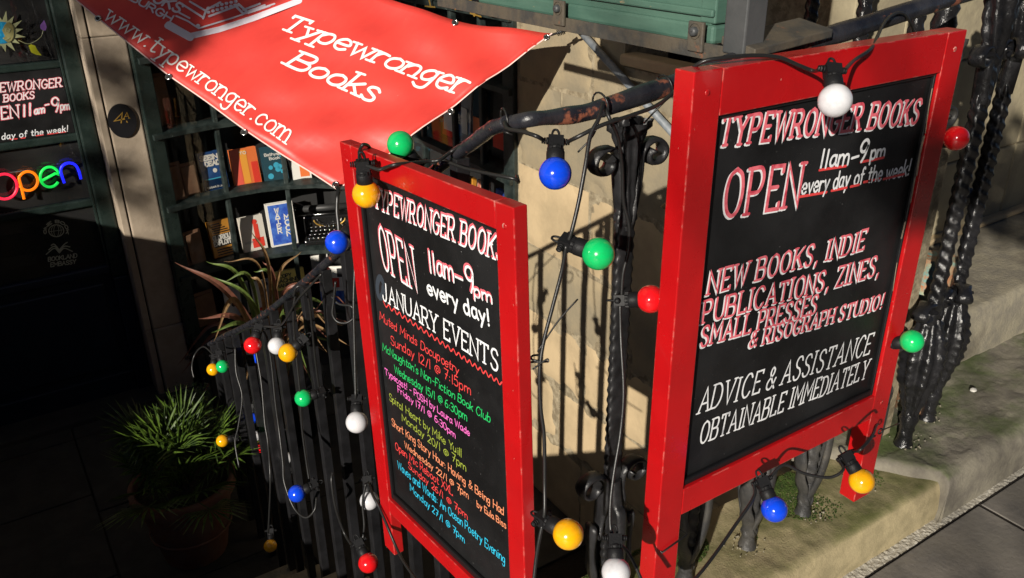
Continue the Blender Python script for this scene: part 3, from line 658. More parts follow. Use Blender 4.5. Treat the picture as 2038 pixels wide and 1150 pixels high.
yel = cmat('yellow_cover', (.7, .55, .12), .4); cy = cmat('cyan_print', (.05, .35, .5), .4); blk = M['plaque']
def a1(r, d, t):
    d(.55, .5, .012, W_); r(.02, .02, .98, .3, cmat('dark_sea', (.005, .02, .06), .3)); r(.1, .28, .9, .31, cy, .0015); t('SEEING', .06, .8, .94, .11, W_, .008); t('DEAD', .22, .64, .8, .11, W_, .008); t('EDGAR D JACK', .1, .06, .9, .04, W_, .002)
book('book', 'navy book with a moonlit sea on its cover, middle shelf', 'book', (428, 371), .055, .135, .205, 8, navy, art=a1)
def a2(r, d, t):
    r(.0, .0, .32, 1, cmat('salmon_print', (.8, .12, .08), .3)); r(.35, .05, .6, .95, cmat('amber_print', (.8, .35, .05), .3)); r(.72, .03, .97, .6, redc); t('TO', .35, .84, .6, .07, W_, .003)
book('book', 'red and orange book beside the navy sea cover', 'book', (490, 362), .055, .145, .2, 2, orng, art=a2)
def a3(r, d, t):
    for x, y, q in ((.55, .45, .016), (.68, .4, .014), (.6, .33, .016), (.78, .25, .012), (.3, .4, .012), (.25, .15, .016), (.85, .7, .012)): d(x, y, q, cy)
    t('Book', .3, .62, .75, .08, W_, .003); t('Bathysph', .12, .74, .9, .08, W_, .003)
book('book', 'dark teal book with pale blue sea creatures, partly behind the banner edge', 'book', (546, 354), .055, .13, .19, -3, teal, art=a3)
book('book', 'white and orange book at the banner edge, right of the sea creature cover', 'book', (596, 352), .055, .1, .16, -12, W_, art=lambda r, d, t: r(.4, .1, .9, .5, orng))
def a4(r, d, t):
    r(.1, .28, .9, .62, blk); t('GLORIOUS', .08, .48, .92, .12, W_, .006); t('EXPLOITS', .08, .33, .92, .12, W_, .006)
    for k in range(5): r(.12, .66+.06*k, .88-.1*k, .69+.06*k, blk)
    for k in range(3): r(.15, .05+.07*k, .85, .08+.07*k, blk)
book('book', 'ochre book with black ornament, lower shelf left', 'book', (446, 502), -.338, .135, .205, 8, ochre, art=a4)
def a5(r, d, t):
    d(.62, .82, .015, redc); r(.55, .25, .75, .75, redc); r(.4, .08, .9, .35, redc); t('OCEAN', .08, .24, .42, .05, cmat('grey_print', (.3, .3, .3)), .002)
book('book', 'cream book with a figure in a red dress on its cover', 'book', (505, 492), -.338, .135, .2, 3, cmat('cream_cover', (.68, .64, .56), .3), art=a5)
def a6(r, d, t):
    r(.06, .04, .94, .96, bluec)
    for k, ch in enumerate('WATER'): t(ch, .3, .78-.12*k, .44, .1, W_, .006)
    for k, ch in enumerate('MOON'): t(ch, .62, .6-.13*k, .8, .11, W_, .007)
book('book', 'large blue book with a white border and tall vertical title', 'book', (562, 482), -.338, .15, .25, -6, W_, art=a6, th=.03)
def a7(r, d, t):
    t('COPY', .25, .84, .6, .08, blk, .005); t('MACHINE', .1, .73, .8, .08, blk, .005); t('MANIFESTO', .1, .62, .9, .08, blk, .005); t('ARTISTS', .15, .28, .7, .09, blk, .006); t('WHO', .3, .15, .65, .09, blk, .006)
    r(.02, .02, .98, .55, cmat('dark_olive_print', (.12, .11, .03), .5), .0012)
book('book', 'yellow book with stencilled black capitals, bottom shelf', 'book', (578, 612), -.715, .19, .25, -6, yel, art=a7)
def pol(r, d, t):
    for x, y in ((.25, .8), (.75, .85), (.3, .4), (.8, .45), (.55, .15)): d(x, y, .014, blk)
book('book', 'white spotted booklet on the bottom shelf behind the spiky plant', 'booklet', (475, 620), -.715, .15, .19, 5, W_, art=pol, th=.005)
book('book', 'pale spotted booklet right of the other spotted one', 'booklet', (525, 615), -.715, .12, .2, 0, W_, art=lambda r, d, t: (d(.7, .85, .012, blk), r(.2, .1, .5, .2, redc)), th=.005)
book('book', 'blue and white magazine on the bottom shelf behind the bars', 'magazine', (665, 598), -.715, .19, .23, -30, W_, art=lambda r, d, t: (r(.0, .0, 1, .35, bluec), r(.1, .45, .6, .7, redc), r(.55, .72, .95, .95, blk)), th=.006)
book('sheet', 'bright white sheet leaning under the typewriter', 'paper sheet', (632, 540), -.6, .1, .14, -20, W_, edge=False)
for (x, y), z, w, h, lab in (((325, 245), .43, .1, .26, 'brown paper parcel on the top shelf left of the banner'), ((345, 395), .055, .13, .2, 'brown paper parcel, front one on the middle shelf'), ((378, 385), .055, .11, .18, 'brown paper parcel, half hidden on the middle shelf'),
        ((388, 518), -.338, .11, .19, 'brown paper parcel on the lower shelf left of the ochre book'), ((405, 640), -.715, .16, .2, 'brown paper parcel on the bottom shelf behind the reddish blades')):
    book('wrapped_book', lab, 'parcel', (x, y), z, w, h, 14, M['kraft'], th=.035, edge=False, lean=6, group='books wrapped in brown paper').name
for o in list(bpy.data.objects):
    if o.name.startswith('wrapped_book'):
        cv = o.children[0]; sm_ = cv.modifiers.new('solid', 'SOLIDIFY'); sm_.thickness = .03
# books in the right hand panes (they face the yard, along the side of the window)
def rbook(label, px0, z, w, h, m, m2):
    b = at(*px0, 0, 1.93); b.z = z; t = thing('book', label, 'book', b)
    MB().obox(b+V((0, -w/2, 0)), V((0, w, 0)), V((.02, 0, h)), V((.02, 0, 0))).build('cover', m, t)
    MB().obox(b+V((-.002, -w/2+.02, h*.15)), V((0, w-.04, 0)), V((.002+.0*h, 0, h*.4)), V((.004, 0, 0))).build('cover_print', m2, t)
rbook('red and white book in the right panes under the banner corner', (893, 275), .44, .12, .2, redc, W_)
rbook('grey book standing in the right panes', (925, 262), .44, .09, .3, cmat('grey_cover', (.3, .3, .3)), W_)
rbook('dark blue book with orange lettering in the right panes', (950, 262), .44, .11, .26, teal, orng)
rbook('black book with red figures nearest the stone wall', (995, 262), .44, .15, .28, blk, redc)
rbook('ochre spined book beneath the rail in the right panes', (930, 385), .06, .05, .21, ochre, yel)
rbook('red patterned book beneath the rail in the right panes', (953, 392), .06, .08, .22, cmat('brick_cover', (.5, .1, .06), .4, (.6, .3, .2), 60), redc)
rbook('white and blue book beneath the rail beside the square post', (992, 400), .06, .1, .22, bluec, W_)

# typewriter
tb = at(660, 486, 2, -.335); tw = thing('typewriter', 'old black typewriter with round keys in the shop window', 'typewriter', tb)
U = V((math.cos(R_(-22)), math.sin(R_(-22)), 0)); Dn = V((-U.y, U.x, 0)); Zu = V((0, 0, 1)); o = tb-U*.15
MB().obox(o, U*.3, Dn*.26, Zu*.03).build('base', M['twblack'], tw, bevel=.008)
MB().obox(o+Dn*.13+Zu*.03, U*.3, Dn*.13, Zu*.1).build('body', M['twblack'], tw, bevel=.01)
MB().tube([o-U*.03+Dn*.19+Zu*.16, o+U*.33+Dn*.19+Zu*.16], .02, 16).build('roller', cmat('roller_rubber', (.03, .03, .03), .5), tw)
MB().tube([o-U*.06+Dn*.19+Zu*.16, o-U*.03+Dn*.19+Zu*.16], .013, 14).build('roller_knob', M['chrome'], tw)
MB().tube([o-U*.04+Dn*.15+Zu*.135, o+U*.34+Dn*.15+Zu*.135], .004, 8).build('carriage_rail', M['chrome'], tw)
MB().tube([o-U*.05+Dn*.2+Zu*.2, o-U*.01+Dn*.2+Zu*.19, o+U*.02+Dn*.18+Zu*.17], .004, 8).build('return_lever', M['chrome'], tw)
MB().tube([o+U*.15+Dn*.125+Zu*.11+(U*math.cos(a_)*.09-Zu*math.sin(a_)*.045) for a_ in [math.pi*i/14 for i in range(15)]], .004, 8).build('type_basket', M['gold'], tw)
MB().tube([o+U*.15+Dn*.12+Zu*.115+(U*math.cos(a_)*.07-Zu*math.sin(a_)*.035) for a_ in [math.pi*i/14 for i in range(15)]], .003, 8).build('type_ring', M['chrome'], tw)
k0 = None
for r in range(4):
    for q in range(10):
        p = o+U*(.03+.0255*q+.008*r*(1 if r < 3 else .6))+Dn*(.015+.028*r)+Zu*(.038+.012*r)
        if k0 is None:
            k0 = MB().lathe(p, [(.001, .006), (.0085, .006), (.009, .003), (.009, 0), (.003, 0), (.003, -.02)], 10).build('key', M['chrome'], tw, origin=p-tb)
        else: kk = k0.copy(); col.objects.link(kk); kk.location = p-tb
fn_ = MB().obox(tb+V((-.06, -.07, 0)), V((-.05, -.03, 0)), V((0, 0, .004)), V((.002, -.006, 0)))
# ------------------------------------------------------------------ iron railings
YR = .985; XR = .66
def scallop(mb, z0, z1, w=.0155, t=.007, n=20, dz=.004):
    N = int((z1-z0)/dz); vs = []; fs = []
    for i in range(N+1):
        z = z0+(z1-z0)*i/N; ww = w*(1+.10*math.sin(2*math.pi*z/.021)); 
        for k in range(n):
            th = 2*math.pi*k/n; c_, s_ = math.cos(th), math.sin(th); q = (abs(c_)**4+abs(s_)**4)**-.25; dim = 1-.22*max(0, math.sin(2*math.pi*z/.042+(.5 if c_ > 0 else 0)*3.1))*(abs(s_) > .6)
            vs.append((ww*c_*q, t*s_*q*dim, z))
    for i in range(N):
        for k in range(n): k2 = (k+1) % n; fs.append((i*n+k, i*n+k2, (i+1)*n+k2, (i+1)*n+k))
    return mb.add(vs, fs, True)
def twist(mb, p, z0, z1, r=.0125, pitch=.12, lob=.2, n=20, dz=.0035):
    N = int((z1-z0)/dz); vs = []; fs = []
    for i in range(N+1):
        z = z0+(z1-z0)*i/N; tw_ = 2*math.pi*z/pitch
        for k in range(n):
            th = 2*math.pi*k/n; rr = r*(1+.10*math.cos(4*th-z*9)+.11*math.sin(2*math.pi*z/.03+2*th)+.03*math.sin(z*411+k*2.4)) ; vs.append((p[0]+rr*math.cos(th), p[1]+rr*math.sin(th), z))
    for i in range(N):
        for k in range(n): k2 = (k+1) % n; fs.append((i*n+k, i*n+k2, (i+1)*n+k2, (i+1)*n+k))
    return mb.add(vs, fs, True)
def band_path(sgn, pts, cx, cz, r0, r1, turns):
    out = [V((sgn*x, 0, z)) for x, z in pts]
    sp = []
    for i in range(int(turns*22)+1):
        a = math.pi - 2*math.pi*turns*i/(turns*22); r = r0+(r1-r0)*i/(turns*22)
        sp.append(V((sgn*(cx+r*math.cos(a)), 0, cz+r*math.sin(a))))
    return smooth_path(out+[sp[0]], 6)[:-1]+sp
def rot_pts(pts, a): return [V((p.x*math.cos(a)-p.y*math.sin(a), p.x*math.sin(a)+p.y*math.cos(a), p.z)) for p in pts]
def baluster_parts(H, zs, zt, m, parent, kind='scroll', top_scroll=True, yaw=0., cross=True, flatbar=False, pod=False):
    def put(mb, nm, **k):
        o = mb.build(nm, m, None, **k); o.parent = parent; return o
    mb = MB(); (scallop(mb, .02, H) if flatbar else twist(mb, (0, 0), .02, H)); put(mb, 'scalloped_bar' if flatbar else 'twisted_bar')
    if pod:
        mb = MB(); pr = [(.012, .05), (.014, .1), (.022, .15), (.033, .21), (.036, .27), (.031, zs-.1), (.021, zs-.05), (.014, zs-.03)]; vs = []; fs = []; n = 48
        for i in range(61):
            z = pr[0][1]+(pr[-1][1]-pr[0][1])*i/60; j = max(q for q in range(len(pr)-1) if pr[q][1] <= z+1e-6); f_ = min(1, (z-pr[j][1])/(pr[j+1][1]-pr[j][1])); f_ = f_*f_*(3-2*f_); r = pr[j][0]+(pr[j+1][0]-pr[j][0])*f_
            for k in range(n): th = 2*math.pi*k/n; rr = r*(1+.13*math.cos(8*th)+.05*math.sin(z*260+k*.8)*(math.cos(8*th) > 0)); vs.append((rr*math.cos(th), rr*math.sin(th), z))
        for i in range(60):
            for k in range(n): k2 = (k+1) % n; fs.append((i*n+k, i*n+k2, (i+1)*n+k2, (i+1)*n+k))
        mb.add(vs, fs, True); put(mb, 'ribbed_pod')
    for s_ in (-1, 1):
        path = band_path(s_, [(.010, zs-.11), (.014, zs-.05)] if pod else [(.004, .03), (.012, .07), (.03, .13), (.04, .2), (.04, .28), (.03, zs-.12), (.018, zs-.05)], .045, zs, .028, .011, 1.12)
        mb = MB(); mb.tube(rot_pts(path, yaw), [.0048+.0008*math.sin(i*.9)*(i < 40)+.003*max(0, (i-len(path)+4)/4) for i in range(len(path))], 8, up=rot_pts([V((0, 1, 0))], yaw)[0], flat=2.8); put(mb, 'scroll_band')
        if cross and not pod:
            path = [V((0, s_*x, z)) for x, z in [(.004, .04), (.022, .12), (.03, .2), (.028, .3), (.016, zs-.05), (.008, zs)]]
            mb = MB(); mb.tube(rot_pts(smooth_path(path, 6), yaw), .006, 8, up=rot_pts([V((1, 0, 0))], yaw)[0], flat=1.8); put(mb, 'leaf_band')
        if top_scroll:
            path = band_path(s_, [(.006, zt-.11), (.012, zt-.07), (.017, zt-.03)], .044, zt, .026, .0095, 1.15)
            mb = MB(); mb.tube(rot_pts(path, yaw), [.005+.003*max(0, (i-len(path)+4)/4) for i in range(len(path))], 8, up=rot_pts([V((0, 1, 0))], yaw)[0], flat=2.6); put(mb, 'top_scroll')
    mb = MB(); mb.lathe((0, 0, 0), [(.0185, -.004), (.0165, .004), (.0135, .015), (.0125, .035), (.0135, .06), (.018, .08), (.013, .1)], 14); put(mb, 'foot')
    mb = MB(); mb.lathe((0, 0, zs-.05), [(.012, -.012), (.019, -.006), (.019, .006), (.012, .012)], 16); put(mb, 'collar')
    if top_scroll:
        mb = MB(); vs = []; fs = []; n = 36; pr = [(.011, zt-.12), (.017, zt-.1), (.012, zt-.085), (.013, zt-.03), (.02, zt+.02), (.026, zt+.06), (.027, zt+.09), (.031, H-.02), (.033, H-.005)]
        zz = [p[1] for p in pr]
        for i in range(31):
            z = zz[0]+(zz[-1]-zz[0])*i/30; j = max(q for q in range(len(pr)-1) if pr[q][1] <= z+1e-6); f = min(1, (z-pr[j][1])/(pr[j+1][1]-pr[j][1])); r = pr[j][0]+(pr[j+1][0]-pr[j][0])*f
            for k in range(n): th = 2*math.pi*k/n; rr = r*(1+.16*math.cos(6*th+z*26)+.07*math.sin(z*190)); vs.append((rr*math.cos(th), rr*.75*math.sin(th), z))
        for i in range(30):
            for k in range(n): k2 = (k+1) % n; fs.append((i*n+k, i*n+k2, (i+1)*n+k2, (i+1)*n+k))
        mb.add(vs, fs, True); put(mb, 'leaf_capital')
def copy_tree(o, parent=None):
    c = o.copy(); col.objects.link(c); c.parent = parent
    for ch in list(o.children): copy_tree(ch, c)
    return c
def RY(px_, py_): return at(px_, py_, 1, YR)
fr_ = thing('front_railing', 'black cast iron railing with scrolls along the stone plinth behind the right blackboard', 'railing', (1.4, YR, .12))
rail_px = [(1000, 243), (1050, 238), (1110, 232), (1165, 224), (1225, 206), (1290, 184), (1365, 160), (1450, 128), (1550, 97), (1640, 74), (1720, 50), (1800, 24), (1900, -6), (1990, -36), (2080, -60)]
rp = smooth_path([at(930, 291, 0, XR), at(965, 265, 0, XR), at(985, 252, 0, XR)]+[RY(*p) for p in rail_px[1:]], 6)
hr = MB(); hr.tube(rp, [(.0085+.0055*min(1, max(0, (i-16)/34)))+.0018*noise.noise(V((i*.21, 3, 1))) for i in range(len(rp))], 16, up=(0, 1, 0), flat=1.25); hr.build('handrail', M['rail'], fr_)
zr = sum(p.z for p in rp)/len(rp)
xc = RY(1236, 600).x
zc1 = RY(1230, 318).z-.12; zc2 = RY(1232, 945).z-.12
def sub(name, x, y, z, H, zs, zt, m, ts=True, yaw=0., label=None, fb=False, pod=False):
    e = bpy.data.objects.new(name, None); col.objects.link(e); e.parent = fr_; e.location = V((x, y, z))-org(fr_); e.empty_display_size = .05
    if label: e['label'] = label
    baluster_parts(H, zs, zt, m, e, top_scroll=ts, yaw=yaw, flatbar=fb, pod=pod); return e
c1 = sub('baluster', xc, YR, .12, RY(1250, 222).z-.12-.01, zc2, zc1, M['ironsatin'], fb=True, label='corner baluster with scrolls top and bottom')
b1 = sub('baluster', 1.09, YR, .12, 1.11, .4, .94, M['irondull'], yaw=.35)
for x in (1.287, 1.482, 1.68):
    c = copy_tree(b1, fr_); c.location = V((x, YR+random.uniform(-.004, .004), .12))-org(fr_); c.scale = (1.2, 1.2, 1); c.rotation_euler.z = random.uniform(-.5, .5)
b1.scale = (1.2, 1.2, 1); c1.scale = (1.15, 1.15, 1)
b2 = sub('baluster', 1.9, 1.0, .15, 1.25, .41, 1.02, M['iron'], yaw=.2, pod=True); b2.scale = (1.4, 1.4, 1)
c = copy_tree(b2, fr_); c.location = V((2.06, 1.035, .15))-org(fr_); c.rotation_euler.z = .5
# railing climbing beside the entrance steps, behind
r2 = thing('step_railing', 'black twisted bar railing climbing beside the entrance steps', 'railing', (1.97, 1.5, .33))
proto = None
for x, y in [(1.97, 1.23), (1.965, 1.375), (1.96, 1.53), (1.955, 1.72)]:
    if proto is None:
        mb = MB(); twist(mb, (0, 0), 0, 1.6, r=.0165); proto = mb.build('twisted_bar', M['iron'], None); proto.parent = r2
        c = proto
    else: c = proto.copy(); col.objects.link(c)
    c.location = V((x, y, .33 if y > 1.16 else .15))-org(r2)
mb = MB(); mb.lathe(at(1880, 38, 0, 1.975)+V((0, 0, -.05)), [(.001, -.01), (.018, 0), (.026, .02), (.03, .04), (.024, .06), (.03, .075), (.02, .1), (.001, .12)], 20); mb.build('finial', M['iron'], r2)
twist_ = MB(); pf = at(1880, 38, 0, 1.975); twist(twist_, (pf.x, pf.y), .33, pf.z-.05, r=.018); twist_.build('post', M['iron'], r2)
MB().tube([(1.94, 1.15, 1.62), (1.94, 2.3, 1.9)], .016, 12).build('handrail', M['iron'], r2)

# railing going down the basement stairs
XR = .66
sr = thing('stair_railing', 'plain black square bar railing sloping down beside the basement stairs', 'railing', (XR, 2, -.4))
sp_ = smooth_path([at(*p, 0, XR) for p in [(1012, 242), (975, 258), (940, 285), (900, 312), (860, 345), (800, 395), (740, 446), (688, 490), (640, 532), (572, 590), (505, 640), (440, 672), (400, 695), (372, 712)]], 6)
hr = MB(); hr.tube(sp_, [.0105+.0015*noise.noise(V((i*.3, 1, 8))) for i in range(len(sp_))], 14, up=(1, 0, 0), flat=1.2); hr.build('handrail', M['rail'], sr)
def rz_at(y):
    for a, b in zip(sp_, sp_[1:]):
        if a.y <= y <= b.y: return a.z+(b.z-a.z)*(y-a.y)/(b.y-a.y)
    return sp_[-1].z
ysb = [1.012, 1.165, 1.31, 1.45, 1.575, 1.703, 1.868, 2.017, 2.196, 2.349, 2.49, 2.613, 2.76, 2.9, 3.04, 3.18, 3.33, 3.5]
for k, y in enumerate(ysb):
    zt = rz_at(y)-.008; zb = max(-1.05, .12-.17*max(0, math.floor((y-1.15)/.25)+1)) if y > 1.15 else .05
    h = .0092 if k == 0 else .0125
    a = R_(random.uniform(-4, 4)); u = V((math.cos(a), math.sin(a), 0))*2*h; v = V((-math.sin(a), math.cos(a), 0))*2*h; c = V((XR+random.uniform(-.003, .003), y, zb))
    MB().obox(c-u/2-v/2, u, v, V((random.uniform(-.004, .004), random.uniform(-.004, .004), zt-zb))).build('bar', M['bar'], sr, bevel=.0015)

# ------------------------------------------------------------------ green hanging sign on its iron frame
gs = thing('green_sign', 'large dark green painted hanging sign cut off by the top of the picture', 'sign', (1.13, 2, 1.27))
zb = at(1400, 86, 0, 1.1).z
ye = at(1420, 85, 0, 1.1).y
MB().box((1.103, ye+.012, zb+.03), (1.16, 1.81, 2.2)).build('panel', M['signgreen'], gs, bevel=.002)
MB().box((1.098, ye, zb), (1.166, 1.82, zb+.032)).build('lower_moulding', M['signgreen'], gs, bevel=.006)
MB().box((1.0985, ye-.001, zb+.034), (1.1665, ye+.035, 2.2)).build('end_stile', M['signgreen'], gs, bevel=.003)
MB().box((1.092, ye-.0, zb+.045), (1.1, 1.82, zb+.058)).build('bead', M['signgreen'], gs, bevel=.003)
sf = thing('sign_frame', 'rusty angle iron frame carrying the green sign', 'frame', (1.12, 1.5, 1.24))
zf = at(1300, 82, 0, 1.09).z
MB().box((1.086, .965, zf-.010), (1.092, 2.0, zf+.014)).build('angle_iron', M['rusty'], sf, bevel=.001)
MB().box((1.086, .965, zf-.013), (1.125, 2.0, zf-.0085)).build('angle_flange', M['rusty'], sf, bevel=.001)
for p in ((1118, 20), (1391, 66)):
    c = at(*p, 0, 1.088); br = MB().box((1.0785, c.y-.018, c.z-.03), (1.0855, c.y+.018, c.z+.02)).build('bracket', M['rusty'], sf, bevel=.002)
    MB().lathe((1.0785, c.y, c.z+.004), [(.001, .009), (.007, .009), (.0085, .005), (.0085, 0)], 6, axis=(-1, 0, 0)).build('bolt', M['steel'], br)
    MB().lathe((1.0785, c.y, c.z+.004), [(.013, .002), (.013, 0)], 16, axis=(-1, 0, 0)).build('washer', M['rusty'], br)
x0 = at(1484, 60, 1, .965).x; x1 = at(1521, 60, 1, .965).x
MB().box((x0, .965, zf+.005), (x0+.047, 1.012, 2.3)).build('post', M['steel'], sf, bevel=.003)
q0 = at(1540, 92, 1, .955); q1 = at(1697, 38, 1, .97)
MB().obox(V((x0+.005, .945, q0.z-.012)), V((.205, .012, .012)), V((.0, .075, .012)), V((0, 0, .014))).build('base_plate', M['rusty'], sf, bevel=.002)
MB().tube([at(1146, 52, 0, 1.825), at(1380, 310, 0, 1.825)], .0125, 16).top('strut_tube', M['conduit'], 'grey metal tube running diagonally across the stone wall', 'tube')

# ------------------------------------------------------------------ banner
B0 = atd(672, 378, 2.75); B1 = atd(1097, 68, 2.93); G3 = atd(195, 36, 3.25)
bn = (G3-B0).cross(B1-B0).normalized()
if bn.dot(CAM-B0) < 0: bn = -bn
e1 = (G3-B0).normalized(); e2 = bn.cross(e1)
if e2.dot(B1-B0) < 0: e2 = -e2
def bdisp(p):
    a = (p-B0).dot(e1); b = (p-B0).dot(e2); b_ = max(0, min(1, b/1.05)); a_ = max(0, min(1, (a+.15)/.9))
    d = -.05*math.sin(math.pi*b_)*a_
    d += .006*math.sin(a*7+b*4)*a_ + .004*noise.noise(V((a*5, b*5, 0)))
    r1 = (p-B1).length; r0 = (p-B0).length
    d += .016*math.exp(-r1*2.6)*math.sin(b*24-a*9)*min(1, r1*5) + .012*math.exp(-r0*3.)*math.sin(b*30+a*24)*min(1, r0*5) + .005*noise.noise(V((a*2.2+b*5, b*9-a*3, 2)))
    return d
def bpt(x, y, l=0.): p = atp(x, y, B0, bn); return p+bn*(bdisp(p)+l)
lowc = smooth_path([V((x, y, 0)) for x, y in [(672, 378), (580, 319), (490, 261), (412, 203), (335, 149), (265, 93), (195, 37), (145, -4), (30, -95), (-90, -190)]], 6)
topc = smooth_path([V((x, y, 0)) for x, y in [(1099, 67), (1010, 56), (905, 36), (840, 14), (790, -4), (720, -34), (640, -72), (560, -112), (430, -180), (300, -250)]], 6)
NT = 26; NS = len(lowc); vs = []; fs = []
for i in range(NS):
    for j in range(NT+1):
        t = j/NT; x = lowc[i].x+(topc[i].x-lowc[i].x)*t; y = lowc[i].y+(topc[i].y-lowc[i].y)*t; vs.append(bpt(x, y))
for i in range(NS-1):
    for j in range(NT): a = i*(NT+1)+j; fs.append((a, a+1, a+NT+2, a+NT+1))
ban = thing('banner', 'red vinyl banner with pale typewriter lettering stretched above the stairs', 'banner', B0)
mb = MB(); mb.add(vs, fs, True); cl_ = mb.build('cloth', M['banner'], ban); so_ = cl_.modifiers.new('solid', 'SOLIDIFY'); so_.thickness = .0016; so_.offset = 0 
# hem
hem = Ink(.0014); c_edge = cmat('banner_hem', (.82, .55, .5), .5)
hem.stroke([bpt(p.x+1.2, p.y+.4) for p in lowc], .004, bn); hem.stroke([bpt(672+(1099-672)*k/20+(-1), 378+(67-378)*k/20+.0) for k in range(21)], .004, bn)
hem.build(c_edge, ban, 'hem')
def bfn(p0, p1, t0, t1):
    def f(x, y):
        X0 = p0[0]+(p1[0]-p0[0])*x; Y0 = p0[1]+(p1[1]-p0[1])*x; ux = (t0[0]-p0[0])*(1-x)+(t1[0]-p1[0])*x; uy = (t0[1]-p0[1])*(1-x)+(t1[1]-p1[1])*x
        return bpt(X0+ux*y, Y0+uy*y)
    return f
ink = Ink(.003)
ink.text('Typewronger', bfn((549, 43), (912, 187), (582, 19), (950, 150)), bn, .0092, serif=1.5, jit=.0, gap=1.3)
ink.text('Books', bfn((566, 122), (738, 200), (602, 97), (775, 165)), bn, .0098, serif=1.5, jit=.0, gap=1.3)
ink.text('www.typewronger.com', bfn((208, 37), (566, 284), (230, 12), (592, 249)), bn, .0058, serif=1.2, jit=0, gap=1.5)
ink.build(M['cream'], ban)
ink = Ink(.003)
def bs(pts, w_): ink.stroke([bpt(*p) for p in pts], w_, bn)
bs([(332, 43), (374, 66), (430, 48), (500, 24), (590, -10)], .022); bs([(330, 46), (375, 70)], .022)
bs([(346, 25), (368, 34), (390, 48), (450, 27), (540, -6)], .006); bs([(352, 18), (372, 28)], .006)
bs([(388, 42), (389, 43)], .012)
for a, b in (((352, -3), (398, 25)), ((372, -6), (404, 12)), ((398, 27), (404, 10))): bs([a, b], .007)
for a, b in (((404, 10), (432, -6)), ((410, 22), (470, -2)), ((460, -2), (478, 16)), ((468, -4), (486, 12)), ((480, 14), (520, -3)), ((478, 8), (510, -6)), ((488, 14), (530, -2))): bs([a, b], .008)
ink.text('BOOKS', bfn((262, -18), (350, 18), (275, -38), (362, 2)), bn, .008, jit=.2); ink.text('EDINBURGH', bfn((205, -30), (334, 38), (213, -44), (341, 25)), bn, .006, jit=.2)
for k in range(14): 
    x = 408+(k % 7)*9; y = 6+(k//7)*8-(k % 7)*2.6; bs([(x, y), (x+1, y)], .011)
ink.build(M['shaded_print'], ban, 'logo_print')
for x, y in [(668, 368), (487, 265), (335, 152), (197, 39), (1088, 75), (897, 221), (905, 42)]:
    c = bpt(x, y, .003); MB().lathe(c, [(.0105, -.001), (.0115, .0015), (.009, .0028), (.0065, .0015), (.006, -.001)], 16, axis=bn).build('eyelet', M['chrome'], ban)
    MB().lathe(c, [(.0064, .0006), (.0005, .0006)], 12, axis=bn).build('eyelet_hole', M['black'], ban)
def cable(name, pts, label, r=.0028, m=None, cat='cable', n=8, group=None, k=8):
    mb = MB(); mb.tube(smooth_path([P(*p) for p in pts], k), r, n); return mb.top(name, m or M['cable'], label, cat, group)
cable('cord', [(1095, 70, 2.97), (1115, 64, 2.95), (1130, 60, 2.92), (1152, 52, 2.9), (1170, 44, 2.88)], 'thin black cord tying the banner corner towards the green sign', .004, cat='cord')
mb = MB()
for k in range(5): mb.lathe(P(1110+k*3.2, 65.5-k*.9, 2.95), [(.009, -.002), (.011, 0), (.009, .002)], 10, axis=(P(1126, 60, 2.95)-P(1110, 65, 2.95)))
mb.top('cord_knot', M['cable'], 'coiled knot in the cord at the right banner corner', 'knot')
cable('cord', [(668, 368, 2.73), (674, 378, 2.74), (672, 390, 2.76), (671, 420, 2.76), (674, 452, 2.76), (676, 500, 2.76)], 'taut black cord hanging from the lower banner corner', .007, cat='cord')

# ------------------------------------------------------------------ the two blackboards
def board(name, label, O, U, N, W, H, legs, st, rt, rb, th, rec, topover=0):
    t = thing(name, label, 'blackboard', O-V((0, 0, H))); D = U.cross(N); D = D if D.z < 0 else -D; red = M['red']
    for x, lg in ((0, legs[0]), (W-st, legs[1])): MB().obox(O+U*x, U*st, D*(H+lg), -N*th).build('stile', red, t, bevel=.0018)
    MB().obox(O+U*(st+.0004), U*(W-2*st-.0008), D*rt, -N*(th-.001)-N*0).build('top_rail', red, t, bevel=.0016)
    MB().obox(O+U*(st+.0004)+D*(H-rb), U*(W-2*st-.0008), D*rb, -N*(th-.001)).build('bottom_rail', red, t, bevel=.0016)
    o = O+U*st+D*rt; w, h = W-2*st, H-rt-rb
    MB().obox(o-N*rec-U*.003-D*.003, U*(w+.006), D*(h+.006), -N*.006).build('panel', M['panel'], t)
    b = .013
    for (a, u, v) in ((o, U*b*.55, D*h), (o+U*(w-b*.4), U*b*.4, D*h), (o+U*b*.55, U*(w-b*.95), D*b*.5), (o+D*(h-b)+U*b*.55, U*(w-b*.95), D*b)):
        q = a-N*(rec-.0002)
        # sloping bead
        MB().obox(q, u, v, N*(rec*.55)).build('beading', M['blackwood'], t, bevel=.002)
    for x, y in ((st/2, .03), (W-st/2, .03), (W-st/2, H-.03)): 
        MB().lathe(O+U*x+D*y+N*.0006, [(.0045, -.0004), (.004, .0006), (.001, -.0002)], 12, axis=N).build('screw', red, t)
    return t
